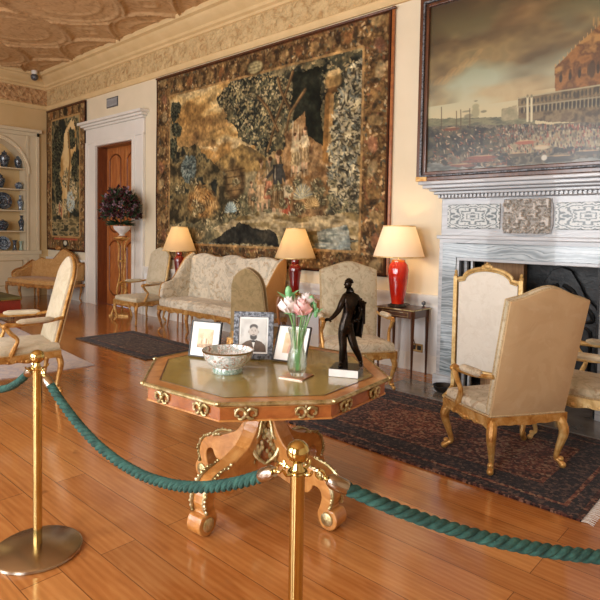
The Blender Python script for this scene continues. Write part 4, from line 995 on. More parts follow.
m = MB(); m.T = TR(0, SD/2-.06, .46, PI/2-.1); m.pad(bo, .08, .025, .02); m.build('backrest', 'tap_sofa', st)
m = MB(); m.T = TR(0, SD/2-.06, .46, PI/2-.1) @ TR(0, 0, -.02); m.pad(bo, .02, .006); m.build('back_cover', 'tan_lamplit', st)
for s_ in (-1, 1):
    wg = [(0, 0), (.5, 0), (.52, .2), (.47, .26), (.38, .28), (.3, .33), (.2, .47), (.1, .6), (.02, .66), (-.06, .66), (-.04, .3)]   # (forward, up)
    q = crom([(a, b, 0) for a, b in wg+[wg[0]]], 3)[:-1]; q = [(p.x, p.y) for p in q]
    m = MB(); fl = TR(s_*(SW/2-.005 if s_ > 0 else SW/2-.0), SD/2-.06, .46, 0, 0, 0)
    base_ = Matrix(((0, 0, -s_, 0), (-1, 0, 0, 0), (0, 1, 0, 0), (0, 0, 0, 1)))
    m.T = fl @ base_; m.pad(q, .07, .022, .01); w_ = m.build('wing', 'tap_sofa', st)
    m = MB(); m.T = fl @ base_ @ TR(0, 0, -.014); m.pad(q, .014, .005); m.build('wing_cover', 'tan_lamplit', w_)

# --- gold silk settee in the far corner
fs = thing('gold_settee', 'gold silk settee with carved serpentine back in the far corner below the narrow tapestry', 'settee', (-11.33, 4.80, 0), math.radians(15))
w, d = 1.55, .6
P = [(-w/2+w*u, -d/2+.02-.1*math.sin(PI*u)) for u in np.linspace(0, 1, 15)]+[(w/2+.02, 0), (w/2-.1, d/2), (0, d/2+.05), (-w/2+.1, d/2), (-w/2-.02, 0)]
m = MB(); m.T = TR(0, 0, .36); m.pad(P, .1, .03, .03); m.build('seat', 'tap_gold', fs)
m = MB()
for i in range(3):
    u0, u1 = i/3, (i+1)/3; f = lambda u: (-w/2+w*u, -d/2+.02-.1*math.sin(PI*u)); apron(m, f(u0), f(u1), .33, .38, .035)
apron(m, (w/2+.01, -d/2), (w/2, d/2), .33, .38, .03, .02); apron(m, (-w/2, d/2), (-w/2-.01, -d/2), .33, .38, .03, .02); m.build('seat_frame', 'walnut', fs)
for x, y in ((-w/2+.02, -d/2+.02), (-w/6, -d/2-.05), (w/6, -d/2-.05), (w/2-.02, -d/2+.02), (-w/2+.1, d/2-.03), (w/2-.1, d/2-.03)): leg_mb(x, y, .36, .6*(1 if x > 0 else -1), -.8 if y < 0 else .5).build('leg', 'walnut', fs)
def ctop(u): return .30+.30*math.exp(-((u-.38)/.17)**2)+.10*math.exp(-((min(u, 1-u)-.2)/.08)**2)+.04*math.exp(-(min(u, 1-u)/.06)**2)
bo = [(-w/2, 0), (w/2, 0)]+[(w/2-w*u, ctop(u)) for u in np.linspace(0, 1, 37)]
m = MB(); m.T = TR(0, d/2-.03, .44, PI/2-.12); m.pad(bo, .06, .02, .02); m.build('backrest', 'tap_gold', fs)
m = MB(); m.T = TR(0, d/2-.03, .44, PI/2-.12); m.tube([(x, y, .03) for x, y in bo[2:]], .024, 8); m.ball((0, .63, .04), .05, sq=(1.6, 1, .7)); m.build('back_frame', 'walnut', fs)
m = MB(); m.T = TR(0, d/2-.03, .44, PI/2-.12) @ TR(0, 0, -.012); m.pad(bo, .012, .004); m.build('back_cover', 'tap_gold', fs)
for s_ in (-1, 1):
    q = [(0, 0), (.42, 0), (.44, .1), (.36, .16), (.2, .2), (.05, .3), (-.03, .34)]
    m = MB(); m.T = TR(s_*(w/2), d/2-.05, .44) @ Matrix(((0, 0, -s_, 0), (-1, 0, 0, 0), (0, 1, 0, 0), (0, 0, 0, 1))); m.pad(q, .06, .015, .01); a_ = m.build('armrest', 'tap_gold', fs)
    m = MB(); m.tube([(s_*(w/2-.02), d/2-.05-a, .44+b+.012) for a, b in q[1:]], .02, 8, 3); m.build('arm_rail', 'walnut', a_)

# --- ottoman, left edge
ot = thing('leather_ottoman', 'red leather ottoman with olive top and nailed edge at the left edge of the room', 'ottoman', (-9.8, 2.9, .011))
m = MB(); m.T = TR(0, 0, .07); m.pad([(-.5, -.65), (.5, -.65), (.5, .65), (-.5, .65)], .25, .02); m.build('body', 'leather_red', ot)
m = MB(); m.T = TR(0, 0, .32); m.pad([(-.51, -.66), (.51, -.66), (.51, .66), (-.51, .66)], .05, .02, .03); m.build('cushion_top', 'velvet_olive', ot)
m = MB()
for i in range(34): m.ball((.512, -.64+i*.0388, .322), .012, 6, 4)
m.build('nail_trim', 'brass', ot)
for x in (-.42, .42):
    for y in (-.56, .56): m = MB(); m.lathe([(.02, 0), (.03, .03), (.022, .08)], 10, (x, y, 0)); m.build('leg', 'dark_wood', ot)

# --- fire screen and fender
f = thing('fire_screen', 'gilt framed fire screen with arched top and ivory silk panel before the fireplace', 'fire screen', (-2.115, 4.76, .012))
def arch_top(w, z0, zs, zt, n=17): return [(-w, z0), (w, z0), (w, zs)]+[(w*.78*math.cos(a), zs+.015+(zt-zs-.015)*math.sin(a)) for a in np.linspace(0, PI, n)]+[(-w, zs)]
m = MB(); m.T = TR(0, .01, 0, PI/2); m.pad(arch_top(.27, .27, 1.06, 1.165), .015, .004, .003); m.build('silk_panel', 'cream_damask', f)
m = MB(); ap = arch_top(.285, .25, 1.075, 1.185)
m.tube([(x, 0, z) for x, z in ap[2:]], .017, 8); m.tube([(x, -.014, z) for x, z in [(a*.94, b-.02) for a, b in ap[2:]]], .007, 6); m.build('arched_frame', 'gilt_pale', f)
m = MB(); m.tube([(-.28, 0, .25), (.28, 0, .25)], .018, 8); m.build('bottom_rail', 'gilt_pale', f)
m = MB(); m.ball((0, -.01, 1.205), .026, sq=(1.5, .8, 1)); m.ball((0, -.01, 1.23), .013); m.ball((-.04, -.01, 1.2), .014); m.ball((.04, -.01, 1.2), .014); m.build('crest', 'gilt_pale', f)
for s_ in (-1, 1):
    m = MB(); m.box(s_*.3-.017, s_*.3+.017, -.017, .017, .06, 1.1); m.lathe([(.014, 1.1), (.02, 1.115), (.01, 1.125), (.016, 1.14), (.008, 1.155), (.0, 1.16)], 10, (s_*.3, 0, 0)); m.build('post', 'gilt_pale', f)
    m = MB(); m.tube([(s_*.3, -.17, .02), (s_*.3, -.1, .035), (s_*.3, 0, .07), (s_*.3, .1, .035), (s_*.3, .15, .02)], [.018, .017, .024, .017, .018], 8, 4); m.build('foot', 'gilt_pale', f)
fi = thing('fire_basket', 'small black iron basket on the stone hearth beside the fire screen', 'basket', (-2.52, 4.78, .012))
m = MB(); m.lathe([(.06, 0), (.08, .02), (.1, .06), (.104, .06), (.085, .02), (.001, .015)], 16); m.build('bowl', 'black', fi)

# --- small tables
def side_table(label, loc, w, dd, h, mat, cab=False, name='side_table'):
    t = thing(name, label, 'table', loc)
    m = MB(); m.box(-w/2, w/2, -dd/2, dd/2, h-.02, h); m.build('table_top', mat, t, smooth=False, bevel=.005)
    m = MB(); m.box(-w/2-.004, w/2+.004, -dd/2-.004, dd/2+.004, h-.016, h-.006); m.build('edge_band', 'ormolu', t, smooth=False)
    m = MB(); m.box(-w/2+.02, w/2-.02, -dd/2+.02, dd/2-.02, h-.1, h-.02); m.build('apron', mat, t, smooth=False)
    m = MB(); m.box(-w/2+.06, w/2-.06, -dd/2+.012, -dd/2+.02, h-.085, h-.035); dr = m.build('drawer', mat, t, smooth=False, bevel=.003)
    frame_mb(w-.14, .044, [(0, .004, 0, .004)]).build('brass_inlay', 'ormolu', dr, smooth=False).location = (-(w-.14)/2, -dd/2+.008, h-.082)
    for x in (-1, 1):
        for y in (-1, 1):
            m = MB(); cx_, cy_ = x*(w/2-.025), y*(dd/2-.025)
            if cab: m.tube([(cx_, cy_, h-.03), (cx_+x*.015, cy_+y*.015, h-.16), (cx_-x*.01, cy_-y*.01, h*.35), (cx_+x*.01, cy_+y*.01, .0)], [.026, .024, .014, .014], 8, 4)
            else: m.tube([(cx_, cy_, h-.02), (cx_, cy_, h-.12), (cx_, cy_, .04), (cx_, cy_, 0)], [.027, .024, .012, .014], 4)
            m.build('leg', mat, t)
    return t
side_table('small dark wooden table carrying the bright red lamp beside the fireplace', (-3.19, 5.11, 0), .46, .34, .72, 'dark_wood')
side_table('walnut table with curved legs carrying the dark red lamp, right of the settee', (-4.52, 5.09, 0), .72, .38, .71, 'side_wood', True)
side_table('small table carrying the dark red lamp at the left end of the settee', (-7.17, 5.1, 0), .3, .32, .71, 'side_wood', True)
# --- lamps
def lamp(label, loc, prof, hb, mat, r0, r1, z0, z1, shm, energy, stand=True):
    t = thing('table_lamp', label, 'lamp', loc)
    m = MB(); zb = .03 if stand else 0; m.lathe([(r, zb+z*(hb-zb)) for r, z in prof], 28); m.build('body', mat, t)
    m = MB(); rn = prof[-1][0]; m.lathe([(rn+.002, hb-.05), (rn+.004, hb-.02), (rn, hb+.004), (rn*.5, hb+.01)], 24); m.build('neck_ring', 'glaze_orange' if mat == 'glaze_red' else mat, t)
    if stand:
        m = MB(); r = prof[0][0]; m.lathe([(r+.03, 0), (r+.035, .01), (r+.02, .02), (r+.01, .034), (.001, .034)], 24)
        for k_ in range(5): a = k_*2*PI/5; m.ball(((r+.025)*math.cos(a), (r+.025)*math.sin(a), .012), .012, 8, 6)
        m.build('stand', 'black' if mat == 'glaze_red' else 'brass', t)
    m = MB(); m.tube([(0, 0, hb), (0, 0, z0+.14)], .006, 8); m.lathe([(.016, z0+.06), (.016, z0+.12)], 12); m.build('lamp_stem', 'brass', t)
    m = MB(); m.ball((0, 0, z0+.17), .03, sq=(1, 1, 1.3)); 
    bk = NT('glowing_bulb'); bk.set(Emission_Color=(1, .72, .4, 1), Emission_Strength=6.); m.build('bulb', bk.m, t)
    m = MB(); n = 72
    for a_, b_ in ((r0, r1),):
        vs = []; fs = []
        for j, (r, z) in enumerate(((a_, z0), (b_, z1))):
            for k_ in range(n): a = 2*PI*k_/n; rr = r*(1+(.012 if k_ % 2 else 0)); vs.append((rr*math.cos(a), rr*math.sin(a), z))
        for k_ in range(n): fs.append((k_, (k_+1) % n, n+(k_+1) % n, n+k_))
        m.add(vs, fs)
    sh = m.build('lamp_shade', shm, t)
    for r, z in ((r0, z0), (r1, z1)): m = MB(); m.lathe([(r-.001, z-.006), (r+.004, z-.006), (r+.004, z+.006), (r-.001, z+.006)], 48, cap=False); m.build('shade_trim', 'gilt_pale', sh)
    ld = bpy.data.lights.new('lamp_light', 'POINT'); ld.energy = energy; ld.color = (1, .66, .33); ld.shadow_soft_size = .035
    lo = bpy.data.objects.new('lamp_light', ld); col.objects.link(lo); lo.location = (0, 0, z0+.17); lo.parent = t
V1 = [(.05, 0), (.055, .02), (.06, .3), (.078, .62), (.08, .74), (.06, .84), (.036, .88), (.034, .93), (.046, 1)]
V2 = [(.065, 0), (.068, .03), (.085, .25), (.106, .6), (.11, .78), (.098, .9), (.072, .97), (.07, 1)]
lamp('dark red vase lamp with cream shade at the left end of the settee', (-7.12, 5.035, .71), V1, .44, 'glaze_dark', .25, .118, .46, .82, 'shade', 7)
lamp('dark red vase lamp with cream shade on the walnut table right of the settee', (-4.70, 5.035, .71), V1, .44, 'glaze_dark', .25, .115, .46, .82, 'shade', 7)
lamp('bright red vase lamp with wide pale shade on the small dark table by the fireplace', (-3.22, 5.045, .72), V2, .49, 'glaze_red', .265, .165, .53, .85, 'shade_white', 14)
bl = thing('metal_ball', 'small dark metal ball ornament at the right corner of the table by the fireplace', 'ornament', (-3.01, 5.22, .72))
m = MB(); m.lathe([(.018, 0), (.02, .006), (.006, .012), (.006, .02)], 12); m.build('foot', 'black', bl); m = MB(); m.ball((0, 0, .042), .024); m.build('sphere', 'photo_silver', bl)
m = MB(); m.tube([(-3.25, 5.2, .735), (-3.22, 5.292, .715), (-3.21, 5.3, .6), (-3.19, 5.3, .42), (-3.15, 5.3, .3), (-3.14, 5.303, .27)], .004, 6, 5)
tag(m.build('lamp_cord', 'black'), 'thin dark lamp cord hanging behind the small table down to the brass socket', 'cord')

# --- flowers on the tall gilt stand
fl = thing('flower_stand', 'tall slender gilt tripod stand in front of the panelled door', 'plant stand', (-8.70, 4.98, 0))
fl.scale = (1, 1, .935)
m = MB(); m.lathe([(.02, 1.36), (.05, 1.38), (.12, 1.40), (.135, 1.42), (.135, 1.435), (.001, 1.435)], 20); m.build('top_plate', 'gilt', fl)
for k_ in range(3):
    a = k_*2*PI/3+.5; ca, sa = math.cos(a), math.sin(a)
    m = MB(); m.tube([(r*ca, r*sa, z) for r, z in [(.09, 1.39), (.05, 1.25), (.065, 1.0), (.04, .75), (.09, .45), (.06, .3), (.16, .12), (.19, .0)]], [.014, .012, .014, .012, .018, .013, .015, .02], 8, 4); m.build('leg', 'gilt', fl)
m = MB(); m.lathe([(.0, .3), (.07, .31), (.07, .33), (.02, .35), (.0, .36)], 16); m.build('lower_boss', 'gilt', fl); m = MB(); m.lathe([(.05, .98), (.06, 1.0), (.05, 1.02)], 16, cap=False); m.build('ring', 'gilt', fl)
m = MB(); m.lathe([(.21, .0), (.21, .03), (.15, .04), (.001, .045)], 3); m.build('base', 'gilt', fl)
ur = thing('flower_urn', 'white footed urn holding the dark flower bouquet on the tall gilt stand', 'urn', (-8.70, 4.98, 1.342))
m = MB(); m.lathe([(.07, 0), (.075, .02), (.04, .04), (.06, .07), (.13, .13), (.15, .19), (.14, .19), (.05, .1), (.001, .1)], 24); m.build('bowl', 'marble_white', ur)
m = MB(); m.lathe([(.085, -.0), (.09, .01), (.08, .025)], 20); m.build('plinth', 'terracotta', ur)
bq = thing('flower_bouquet', 'large round bouquet of maroon and mauve flowers in the white urn', 'flowers', (-8.70, 4.95, 1.53))
rr = random.Random(5); mbs = {k_: MB() for k_ in ('leaf_dark', 'flower_maroon', 'flower_mauve')}
def leaf(mb, c, dirv, L, W):
    d_ = Vector(dirv).normalized(); u = d_.cross(Vector((rr.uniform(-1, 1), rr.uniform(-1, 1), rr.uniform(-1, 1)))).normalized(); c = Vector(c); n_ = d_.cross(u)*W*.25
    mb.add([c, c+d_*L*.4+u*W+n_, c+d_*L, c+d_*L*.4-u*W+n_, c+d_*L*.5-n_], [(0, 1, 4), (1, 2, 4), (2, 3, 4), (3, 0, 4)])
for i in range(800):
    a = rr.uniform(0, 2*PI); q = rr.uniform(-.3, 1); s_ = math.sqrt(1-q*q); R = .37*rr.uniform(.6, 1.0)*rr.choice((1, 1, 1.12))
    p = Vector((R*s_*math.cos(a), R*s_*math.sin(a)*.72, .24+R*q*1.0))
    if i % 3 < 2:
        for j in range(3): leaf(mbs['leaf_dark'], p, p-Vector((0, 0, .12))+Vector((rr.uniform(-.2, .2), rr.uniform(-.2, .2), rr.uniform(-.2, .2))), rr.uniform(.05, .1), .014)
    if i % 3 == 1 or i % 7 == 0: 
        k_ = 'flower_mauve' if rr.random() < .28 else 'flower_maroon'; p = p*1.06
        for j in range(10): b_ = Vector((rr.gauss(0, 1), rr.gauss(0, 1), rr.gauss(0, 1))).normalized(); leaf(mbs[k_], p, b_, .042, .02)
for i in range(60):
    a = i/60*2*PI; leaf(mbs['leaf_dark'], (.05*math.cos(a), .05*math.sin(a), .05), (math.cos(a), math.sin(a), rr.uniform(-.25, .4)), .22, .02)
mbs['leaf_dark'].build('foliage', 'leaf_dark', bq, smooth=False); mbs['flower_maroon'].build('maroon_flowers', 'flower_maroon', bq, smooth=False)['kind'] = 'stuff'; mbs['flower_mauve'].build('mauve_flowers', 'flower_mauve', bq, smooth=False)['kind'] = 'stuff'
m = MB()
for i in range(14): a = i*2.4; m.tube([(0.02*math.cos(a), .02*math.sin(a), -.05), (.1*math.cos(a), .1*math.sin(a), .2)], .003, 5)
m.build('stems', 'leaf_dark', bq)

# --- rugs
def rug(name, label, x0, x1, y0, y1, mat, bmat=None, bands=None, fringe=True, th=.012):
    t = thing(name, label, 'rug', (x0, y0, 0)); W, H = x1-x0, y1-y0
    nx, ny = 60, 40; m = MB(); 
    m.box(0, W, 0, H, 0.001, th); m.build('pile', mat, t, smooth=False)
    if bmat:
        for a, b, mt in bands:
            mm = MB(); z = th+.0012*(1+bands.index((a, b, mt))*.3)
            for X0, X1, Y0, Y1 in ((a, W-a, a, b), (a, W-a, H-b, H-a), (a, b, b, H-b), (W-b, W-a, b, H-b)): mm.box(X0, X1, Y0, Y1, th-.002, z)
            mm.build('border_band', mt, t, smooth=False)
        mm = MB(); r2 = random.Random(3)
        for cx_ in ((W*.2, W*.5, W*.8) if H > 1 else ()):
            for k_ in range(3):
                rr_ = .30-.09*k_
                o_ = [(cx_+rr_*math.cos(a)*1.15*(1+.12*math.cos(8*a)), H/2+rr_*math.sin(a)*(1+.12*math.cos(8*a))) for a in np.linspace(0, 2*PI, 33)[:-1]]
                if k_ == 1: continue
                mm.prism(o_, th-.002, th+.001+.0006*k_, 'z')
        if mm.v: mm.build('medallion', 'rug_band', t, smooth=False)
    if fringe:
        mm = MB(); r2 = random.Random(8)
        for e in (0, W):
            s_ = -1 if e == 0 else 1
            for i in range(int(H/.012)): y = i*.012+r2.uniform(-.003, .003); mm.tube([(e, y, .006), (e+s_*.03, y+r2.uniform(-.004, .004), .008), (e+s_*.06, y+r2.uniform(-.01, .01), .003)], .002, 4)
        tag(mm.build('fringe', 'fringe', t), kind='stuff')
    return t
B3 = [(.03, .10, 'rug_border'), (.10, .125, 'rug_band'), (.125, .30, 'rug_border'), (.30, .33, 'rug_band')]
rug('patterned_rug', 'large dark red patterned rug before the fireplace under the tan-backed armchair', -3.75, -.84, 3.13, 4.47, 'rug', 1, B3)
rug('patterned_rug', 'dark brown rug in front of the settee', -7.25, -5.53, 3.47, 4.33, 'rug_brown', 1, [(.04, .12, 'rug_border'), (.14, .16, 'rug_band')], False)
rug('pale_rug', 'pale blue and beige rug under the armchair at the left edge', -10.9, -5.58, .2, 2.84, 'rug_pale', None, None, False, .01).rotation_euler[2] = 0
pr_ = [o for o in bpy.data.objects if o.name == 'pale_rug'][0]; pr_.location = (-11.25, .35+.47, 0); pr_.rotation_euler[2] = -math.radians(5.5)
# ================================================================== the octagonal table
TC = (-2.205, 2.14); TR_ = math.radians(5.5); H = .745
tb = thing('octagonal_table', 'octagonal pedestal table with leather top, brass mounts and scrolled feet', 'table', (TC[0], TC[1], 0), TR_)
R8 = .683
def octo(r, off=0): return [(r*math.cos(PI/8+k*PI/4+off), r*math.sin(PI/8+k*PI/4+off)) for k in range(8)]
m = MB(); m.prism(octo(R8-.012), H-.018, H-.002, 'z'); m.build('table_top', 'table_wood', tb, smooth=False)
m = MB(); m.prism(octo(R8-.09), H-.004, H, 'z'); m.build('leather_inset', 'leather_top', tb, smooth=False)
m = MB(); o1, o2 = octo(R8-.094), octo(R8-.086)
for k in range(8):
    k2 = (k+1) % 8; m.add([(*o1[k], H+.0006), (*o1[k2], H+.0006), (*o2[k2], H+.0006), (*o2[k], H+.0006)], [(0, 1, 2, 3)])
m.build('gilt_tooling', 'dark_wood', tb, smooth=False)
m = MB(); prof = [(-.014, H), (-.004, H+.001), (.002, H-.004), (.003, H-.012), (-.002, H-.018), (-.012, H-.022)]
vs = []; fs = []
for o, z in prof: vs += [(a*(R8+o)/R8, b*(R8+o)/R8, z) for a, b in octo(R8)]
for i in range(len(prof)-1):
    for k in range(8): k2 = (k+1) % 8; fs.append((i*8+k, i*8+k2, (i+1)*8+k2, (i+1)*8+k))
m.add(vs, fs)
for a, b in octo(R8-.006): m.ball((a, b, H-.004), .013, 8, 6, (1.2, 1.2, .8))
m.build('brass_edging', 'ormolu', tb, smooth=False)
m = MB(); m.prism(octo(R8-.03), H-.088, H-.016, 'z'); ap_ = m.build('apron', 'table_red', tb, smooth=False)
m = MB(); m.prism(octo(R8-.024), H-.092, H-.084, 'z'); m.prism(octo(R8-.026), H-.03, H-.018, 'z'); m.build('apron_bead', 'table_wood', ap_, smooth=False)
for k in range(8):                                             # mounts on the apron, two to a side
    a = k*PI/4; ap0 = (R8-.03)*math.cos(PI/8)
    for u in (-.135, .135):
        m = MB(); m.T = TR(ap0*math.cos(a)-u*math.sin(a), ap0*math.sin(a)+u*math.cos(a), H-.055, 0, 0, a-PI/2) @ Matrix.Diagonal((1.25, 1, 1.35, 1))   # local -y inward; +y outward
        for s_ in (-1, 1):
            m.tube([(0, .006, .0), (s_*.015, .009, .014), (s_*.032, .008, .01), (s_*.036, .008, -.006), (s_*.024, .009, -.008)], [.005, .006, .0055, .005, .004], 6, 3)
            m.tube([(0, .006, -.004), (s_*.014, .01, -.018), (s_*.028, .008, -.016)], [.005, .006, .003], 6, 3)
            m.ball((s_*.037, .007, .009), .006, 6, 5)
        m.ball((0, .01, 0), .010, 8, 6); m.ball((0, .008, .018), .006, 6, 5); m.build('foliate_mount', 'ormolu', tb)
# four scrolled legs spreading from the pedestal
def leg_outline():
    out = [(.035, .66), (.075, .66), (.085, .55), (.115, .45), (.17, .37), (.24, .325), (.31, .30), (.37, .285), (.42, .26), (.455, .215), (.468, .16), (.45, .11)]
    sc_ = [(.475+.055*math.cos(a)-.03, .06+.058*math.sin(a)) for a in np.linspace(.9, -2.6, 10)]
    inn = [(.385, .075), (.40, .12), (.408, .16), (.395, .195), (.36, .205), (.345, .18), (.32, .155), (.27, .155), (.2, .17), (.12, .19), (.0, .2), (.0, .66)]
    p = crom([(a, b, 0) for a, b in out+sc_+inn], 3); return [(q.x*(1.04 if q.x > .2 else 1), q.y) for q in p]
LO = leg_outline()
for k in range(4):
    a = math.radians(-91+90*k)
    m = MB(); m.T = TR(0, 0, 0, 0, 0, a); m.prism(LO, -.047, .047, 'y')
    lg = m.build('leg', 'table_wood', tb, smooth=False, bevel=.006); 
    m = MB(); m.T = TR(0, 0, 0, 0, 0, a)
    r2 = random.Random(k)
    for s_ in (-1, 1):
        pts = [(.31, .302), (.382, .292), (.44, .265), (.48, .22), (.492, .165), (.478, .115)]
        m.tube([(x, s_*.044, z) for x, z in pts], [.004, .007, .009, .01, .009, .005], 6, 3)
        for x, z in crom([(p, q, 0) for p, q in pts], 3) and [(v_.x, v_.y) for v_ in crom([(p, q, 0) for p, q in pts], 3)]:
            m.ball((x, s_*(.046+r2.uniform(0, .006)), z+r2.uniform(-.006, .006)), r2.uniform(.006, .011), 6, 5)
        m.ball((.462, s_*.05, .06), .02, 10, 6, (1, .5, 1)); m.ball((.462, s_*.05, .06), .036, 12, 6, (1, .25, 1))
    m.build('scroll_mount', 'ormolu', lg)
m = MB()                                                       # concave pedestal core, four faces
secs = [(.66, .085), (.58, .075), (.48, .085), (.38, .115), (.3, .155), (.24, .18), (.2, .17)]
for i, (z, r) in enumerate(secs): pass
vs = []; fs = []
for z, r in secs:
    for k in range(4): a = math.radians(-92+90*k); vs.append((r*1.0*math.cos(a), r*1.0*math.sin(a), z)); a += PI/4; vs.append((r*.60*math.cos(a), r*.60*math.sin(a), z))
for i in range(len(secs)-1):
    for k in range(8): k2 = (k+1) % 8; fs.append((i*8+k, i*8+k2, (i+1)*8+k2, (i+1)*8+k))
fs.append(tuple(range(8))); fs.append(tuple(range(8*(len(secs)-1), 8*len(secs)))); m.add(vs, fs); m.build('pedestal', 'table_red', tb)
for k in range(4):
    a = math.radians(-92+45+90*k); m = MB(); m.T = TR(.105*math.cos(a), .105*math.sin(a), .36, 0, 0, a+PI/2) @ TR(0, 0, 0, -.25) @ Matrix.Diagonal((1.25, 1, 1.3, 1))
    r2 = random.Random(k+3)
    for i in range(60):
        z = r2.uniform(-.08, .13); w_ = .075*(1-(z+.08)/.23)+.008; x = r2.uniform(-w_, w_); m.ball((x, -.012+.02*(abs(x)/.08), z), r2.uniform(.005, .011), 6, 5, (1, .8, 1.4))
    for s_ in (-1, 1): m.tube([(0, -.02, -.08), (s_*.04, -.016, -.05), (s_*.06, -.01, .0), (s_*.03, -.016, .03), (s_*.02, -.02, .08), (0, -.02, .14)], [.006, .009, .008, .007, .006, .004], 6, 3)
    m.build('acanthus_mount', 'ormolu', tb)
m = MB()
m.prism(octo(.2), .655, .668, 'z'); m.build('top_support', 'dark_wood', tb, smooth=False)

# ================================================================== things on the table
ZT = H+.0008
bw_ = thing('porcelain_bowl', 'flared porcelain bowl with painted flowers at the front of the octagonal table', 'bowl', (-2.272, 1.922, ZT))
m = MB(); m.lathe([(.078, 0), (.08, .012), (.076, .03), (.1, .045), (.125, .075), (.136, .115), (.137, .119), (.132, .119), (.12, .078), (.095, .05), (.07, .036), (.001, .034)], 40); m.build('bowl_body', 'china_bowl', bw_)
m = MB(); m.lathe([(.079, .001), (.082, .012), (.078, .026), (.0765, .026)], 40, cap=False); m.build('foot_ring', 'china_band', bw_)
m = MB(); m.lathe([(.1365, .112), (.1385, .119), (.134, .121), (.1315, .118)], 40, cap=False); m.build('rim', 'brass_satin', bw_)

def portrait(big):
    if big:
        c = Cv(110, 140, 'c9c8c2', 4); c.pat(np.ones((140, 110)), ['b5b4ae', 'd0cfc9', 'c2c1bb'], 60, 3)
        c.put(c.poly([(8, 140), (12, 108), (30, 96), (48, 90), (64, 90), (84, 96), (98, 108), (104, 140)]), '5c4a3c'); c.pat(c.poly([(8, 140), (12, 108), (30, 96), (48, 90), (64, 90), (84, 96), (98, 108), (104, 140)]), ['4a3b30', '66523f'], 14, 2, op=.6)
        c.put(c.poly([(48, 88), (64, 88), (57, 118)]), 'e6e4de'); c.put(c.poly([(50, 92), (62, 92), (64, 99), (48, 99)]), '2a2420')
        c.put(c.ell(56, 62, 17, 25, soft=.1), 'b3aaa0'); c.put(c.ell(56, 80, 13.5, 12, soft=.2), '3a3430'); c.put(c.ell(56, 46, 16, 11, soft=.2), '4a433d'); c.put(c.ell(56, 61, 14.5, 18, soft=.2), 'b9b0a6')
        for x in (50, 62): c.put(c.ell(x, 60, 2.2, 1.1), '4a423c'); c.put(c.ell(x, 56.5, 3.4, .8), '6a6058')
        c.line([(56, 60), (57, 68)], 1, '9a9087'); c.put(c.ell(56, 73, 6, 1.6), '5a514a'); c.put(c.ell(56, 76, 4, 1), '8a7c74')
        for x in (38.5, 73.5): c.put(c.ell(x, 63, 2.5, 5), '9e958b')
        c.a = c.a[18:132, 10:102]; c.h, c.w = c.a.shape[:2]
        return c
    c = Cv(60, 74, 'cbb08c', 6); c.pat(np.ones((74, 60)), ['c9ad88', 'd6bf9c', 'b99a74'], 30, 5)
    return c
def photo_frame(label, p0, p1, h, mat, fw, mount, pic, tilt, ins):
    p0 = Vector(p0); p1 = Vector(p1); W = (p1-p0).length; a = math.atan2(p1.y-p0.y, p1.x-p0.x)
    t = thing('photo_frame', label, 'photo frame', (p0.x, p0.y, ZT), a)
    A = TR(0, 0, .004, -tilt)
    m = frame_mb(W, h, [(0, fw, -.008, .01)]); m2 = MB(); m2.T = A; m2.add(m.v, m.f); m2.build('frame', mat, t, smooth=False, bevel=.002)
    m = MB(); m.T = A; m.box(fw-.003, W-fw+.003, -.002, .004, fw-.003, h-fw+.003); m.build('mount', mount, t, smooth=False)
    w_, h_ = W-2*ins[0], h-ins[1]-ins[2]
    o = pic.mesh('picture', 'print', w_, h_, t, thick=.002); o.matrix_basis = A @ TR(ins[0], -.004, ins[1])
    m = MB(); m.T = A; m.box(.003, W-.003, .004, .012, .003, h-.003); m.build('backboard', 'black', t, smooth=False)
    y = h*.75*math.sin(tilt)+.004; z = h*.75*math.cos(tilt)
    m = MB(); ft = h*math.sin(tilt)+.09
    m.add([(W/2-.03, y+.012, z), (W/2+.03, y+.012, z), (W/2+.03, ft, .0), (W/2-.03, ft, .0), (W/2-.03, y+.016, z), (W/2+.03, y+.016, z), (W/2+.03, ft+.005, .0), (W/2-.03, ft+.005, .0)], [(0, 1, 2, 3), (4, 5, 6, 7), (0, 1, 5, 4), (2, 3, 7, 6), (1, 2, 6, 5), (0, 3, 7, 4)])
    m.build('strut', 'black', t, smooth=False)
    return t
c = portrait(False)
for x, y, hh, cl in ((18, 60, 22, '9c7c58'), (28, 56, 26, 'e4d6bc'), (36, 58, 24, '8a6a4c'), (45, 60, 20, 'b89468')): c.figure(x, y, hh, cl)
c.pat(c.poly([(0, 60), (60, 56), (60, 74), (0, 74)], 2), ['8c6e50', 'a88c68', 'c4aa84'], 10, 4)
photo_frame('small black photo frame with a sepia group picture, leftmost on the octagonal table', (-2.705, 1.985), (-2.515, 2.055), .212, 'black', .008, 'mount_white', c, .2, (.05, .055, .045))
photo_frame('large pewter photo frame with a portrait of a bearded person in a dark jacket', (-2.475, 2.13), (-2.292, 2.277), .275, 'photo_silver', .032, 'mount_white', portrait(True), .16, (.042, .042, .042))
c = portrait(False); c.put(c.poly([(18, 74), (20, 30), (28, 20), (38, 22), (44, 40), (46, 74)], 2), 'c29a80'); c.put(c.ell(31, 22, 7, 9), 'd8b89a'); c.pat(c.poly([(18, 74), (22, 44), (42, 44), (46, 74)], 2), ['b5806a', 'c8a088'], 8, 3)
photo_frame('leaning black photo frame half hidden behind the glass vase', (-2.285, 2.265), (-2.085, 2.33), .215, 'black', .008, 'mount_white', c, .42, (.055, .05, .045))

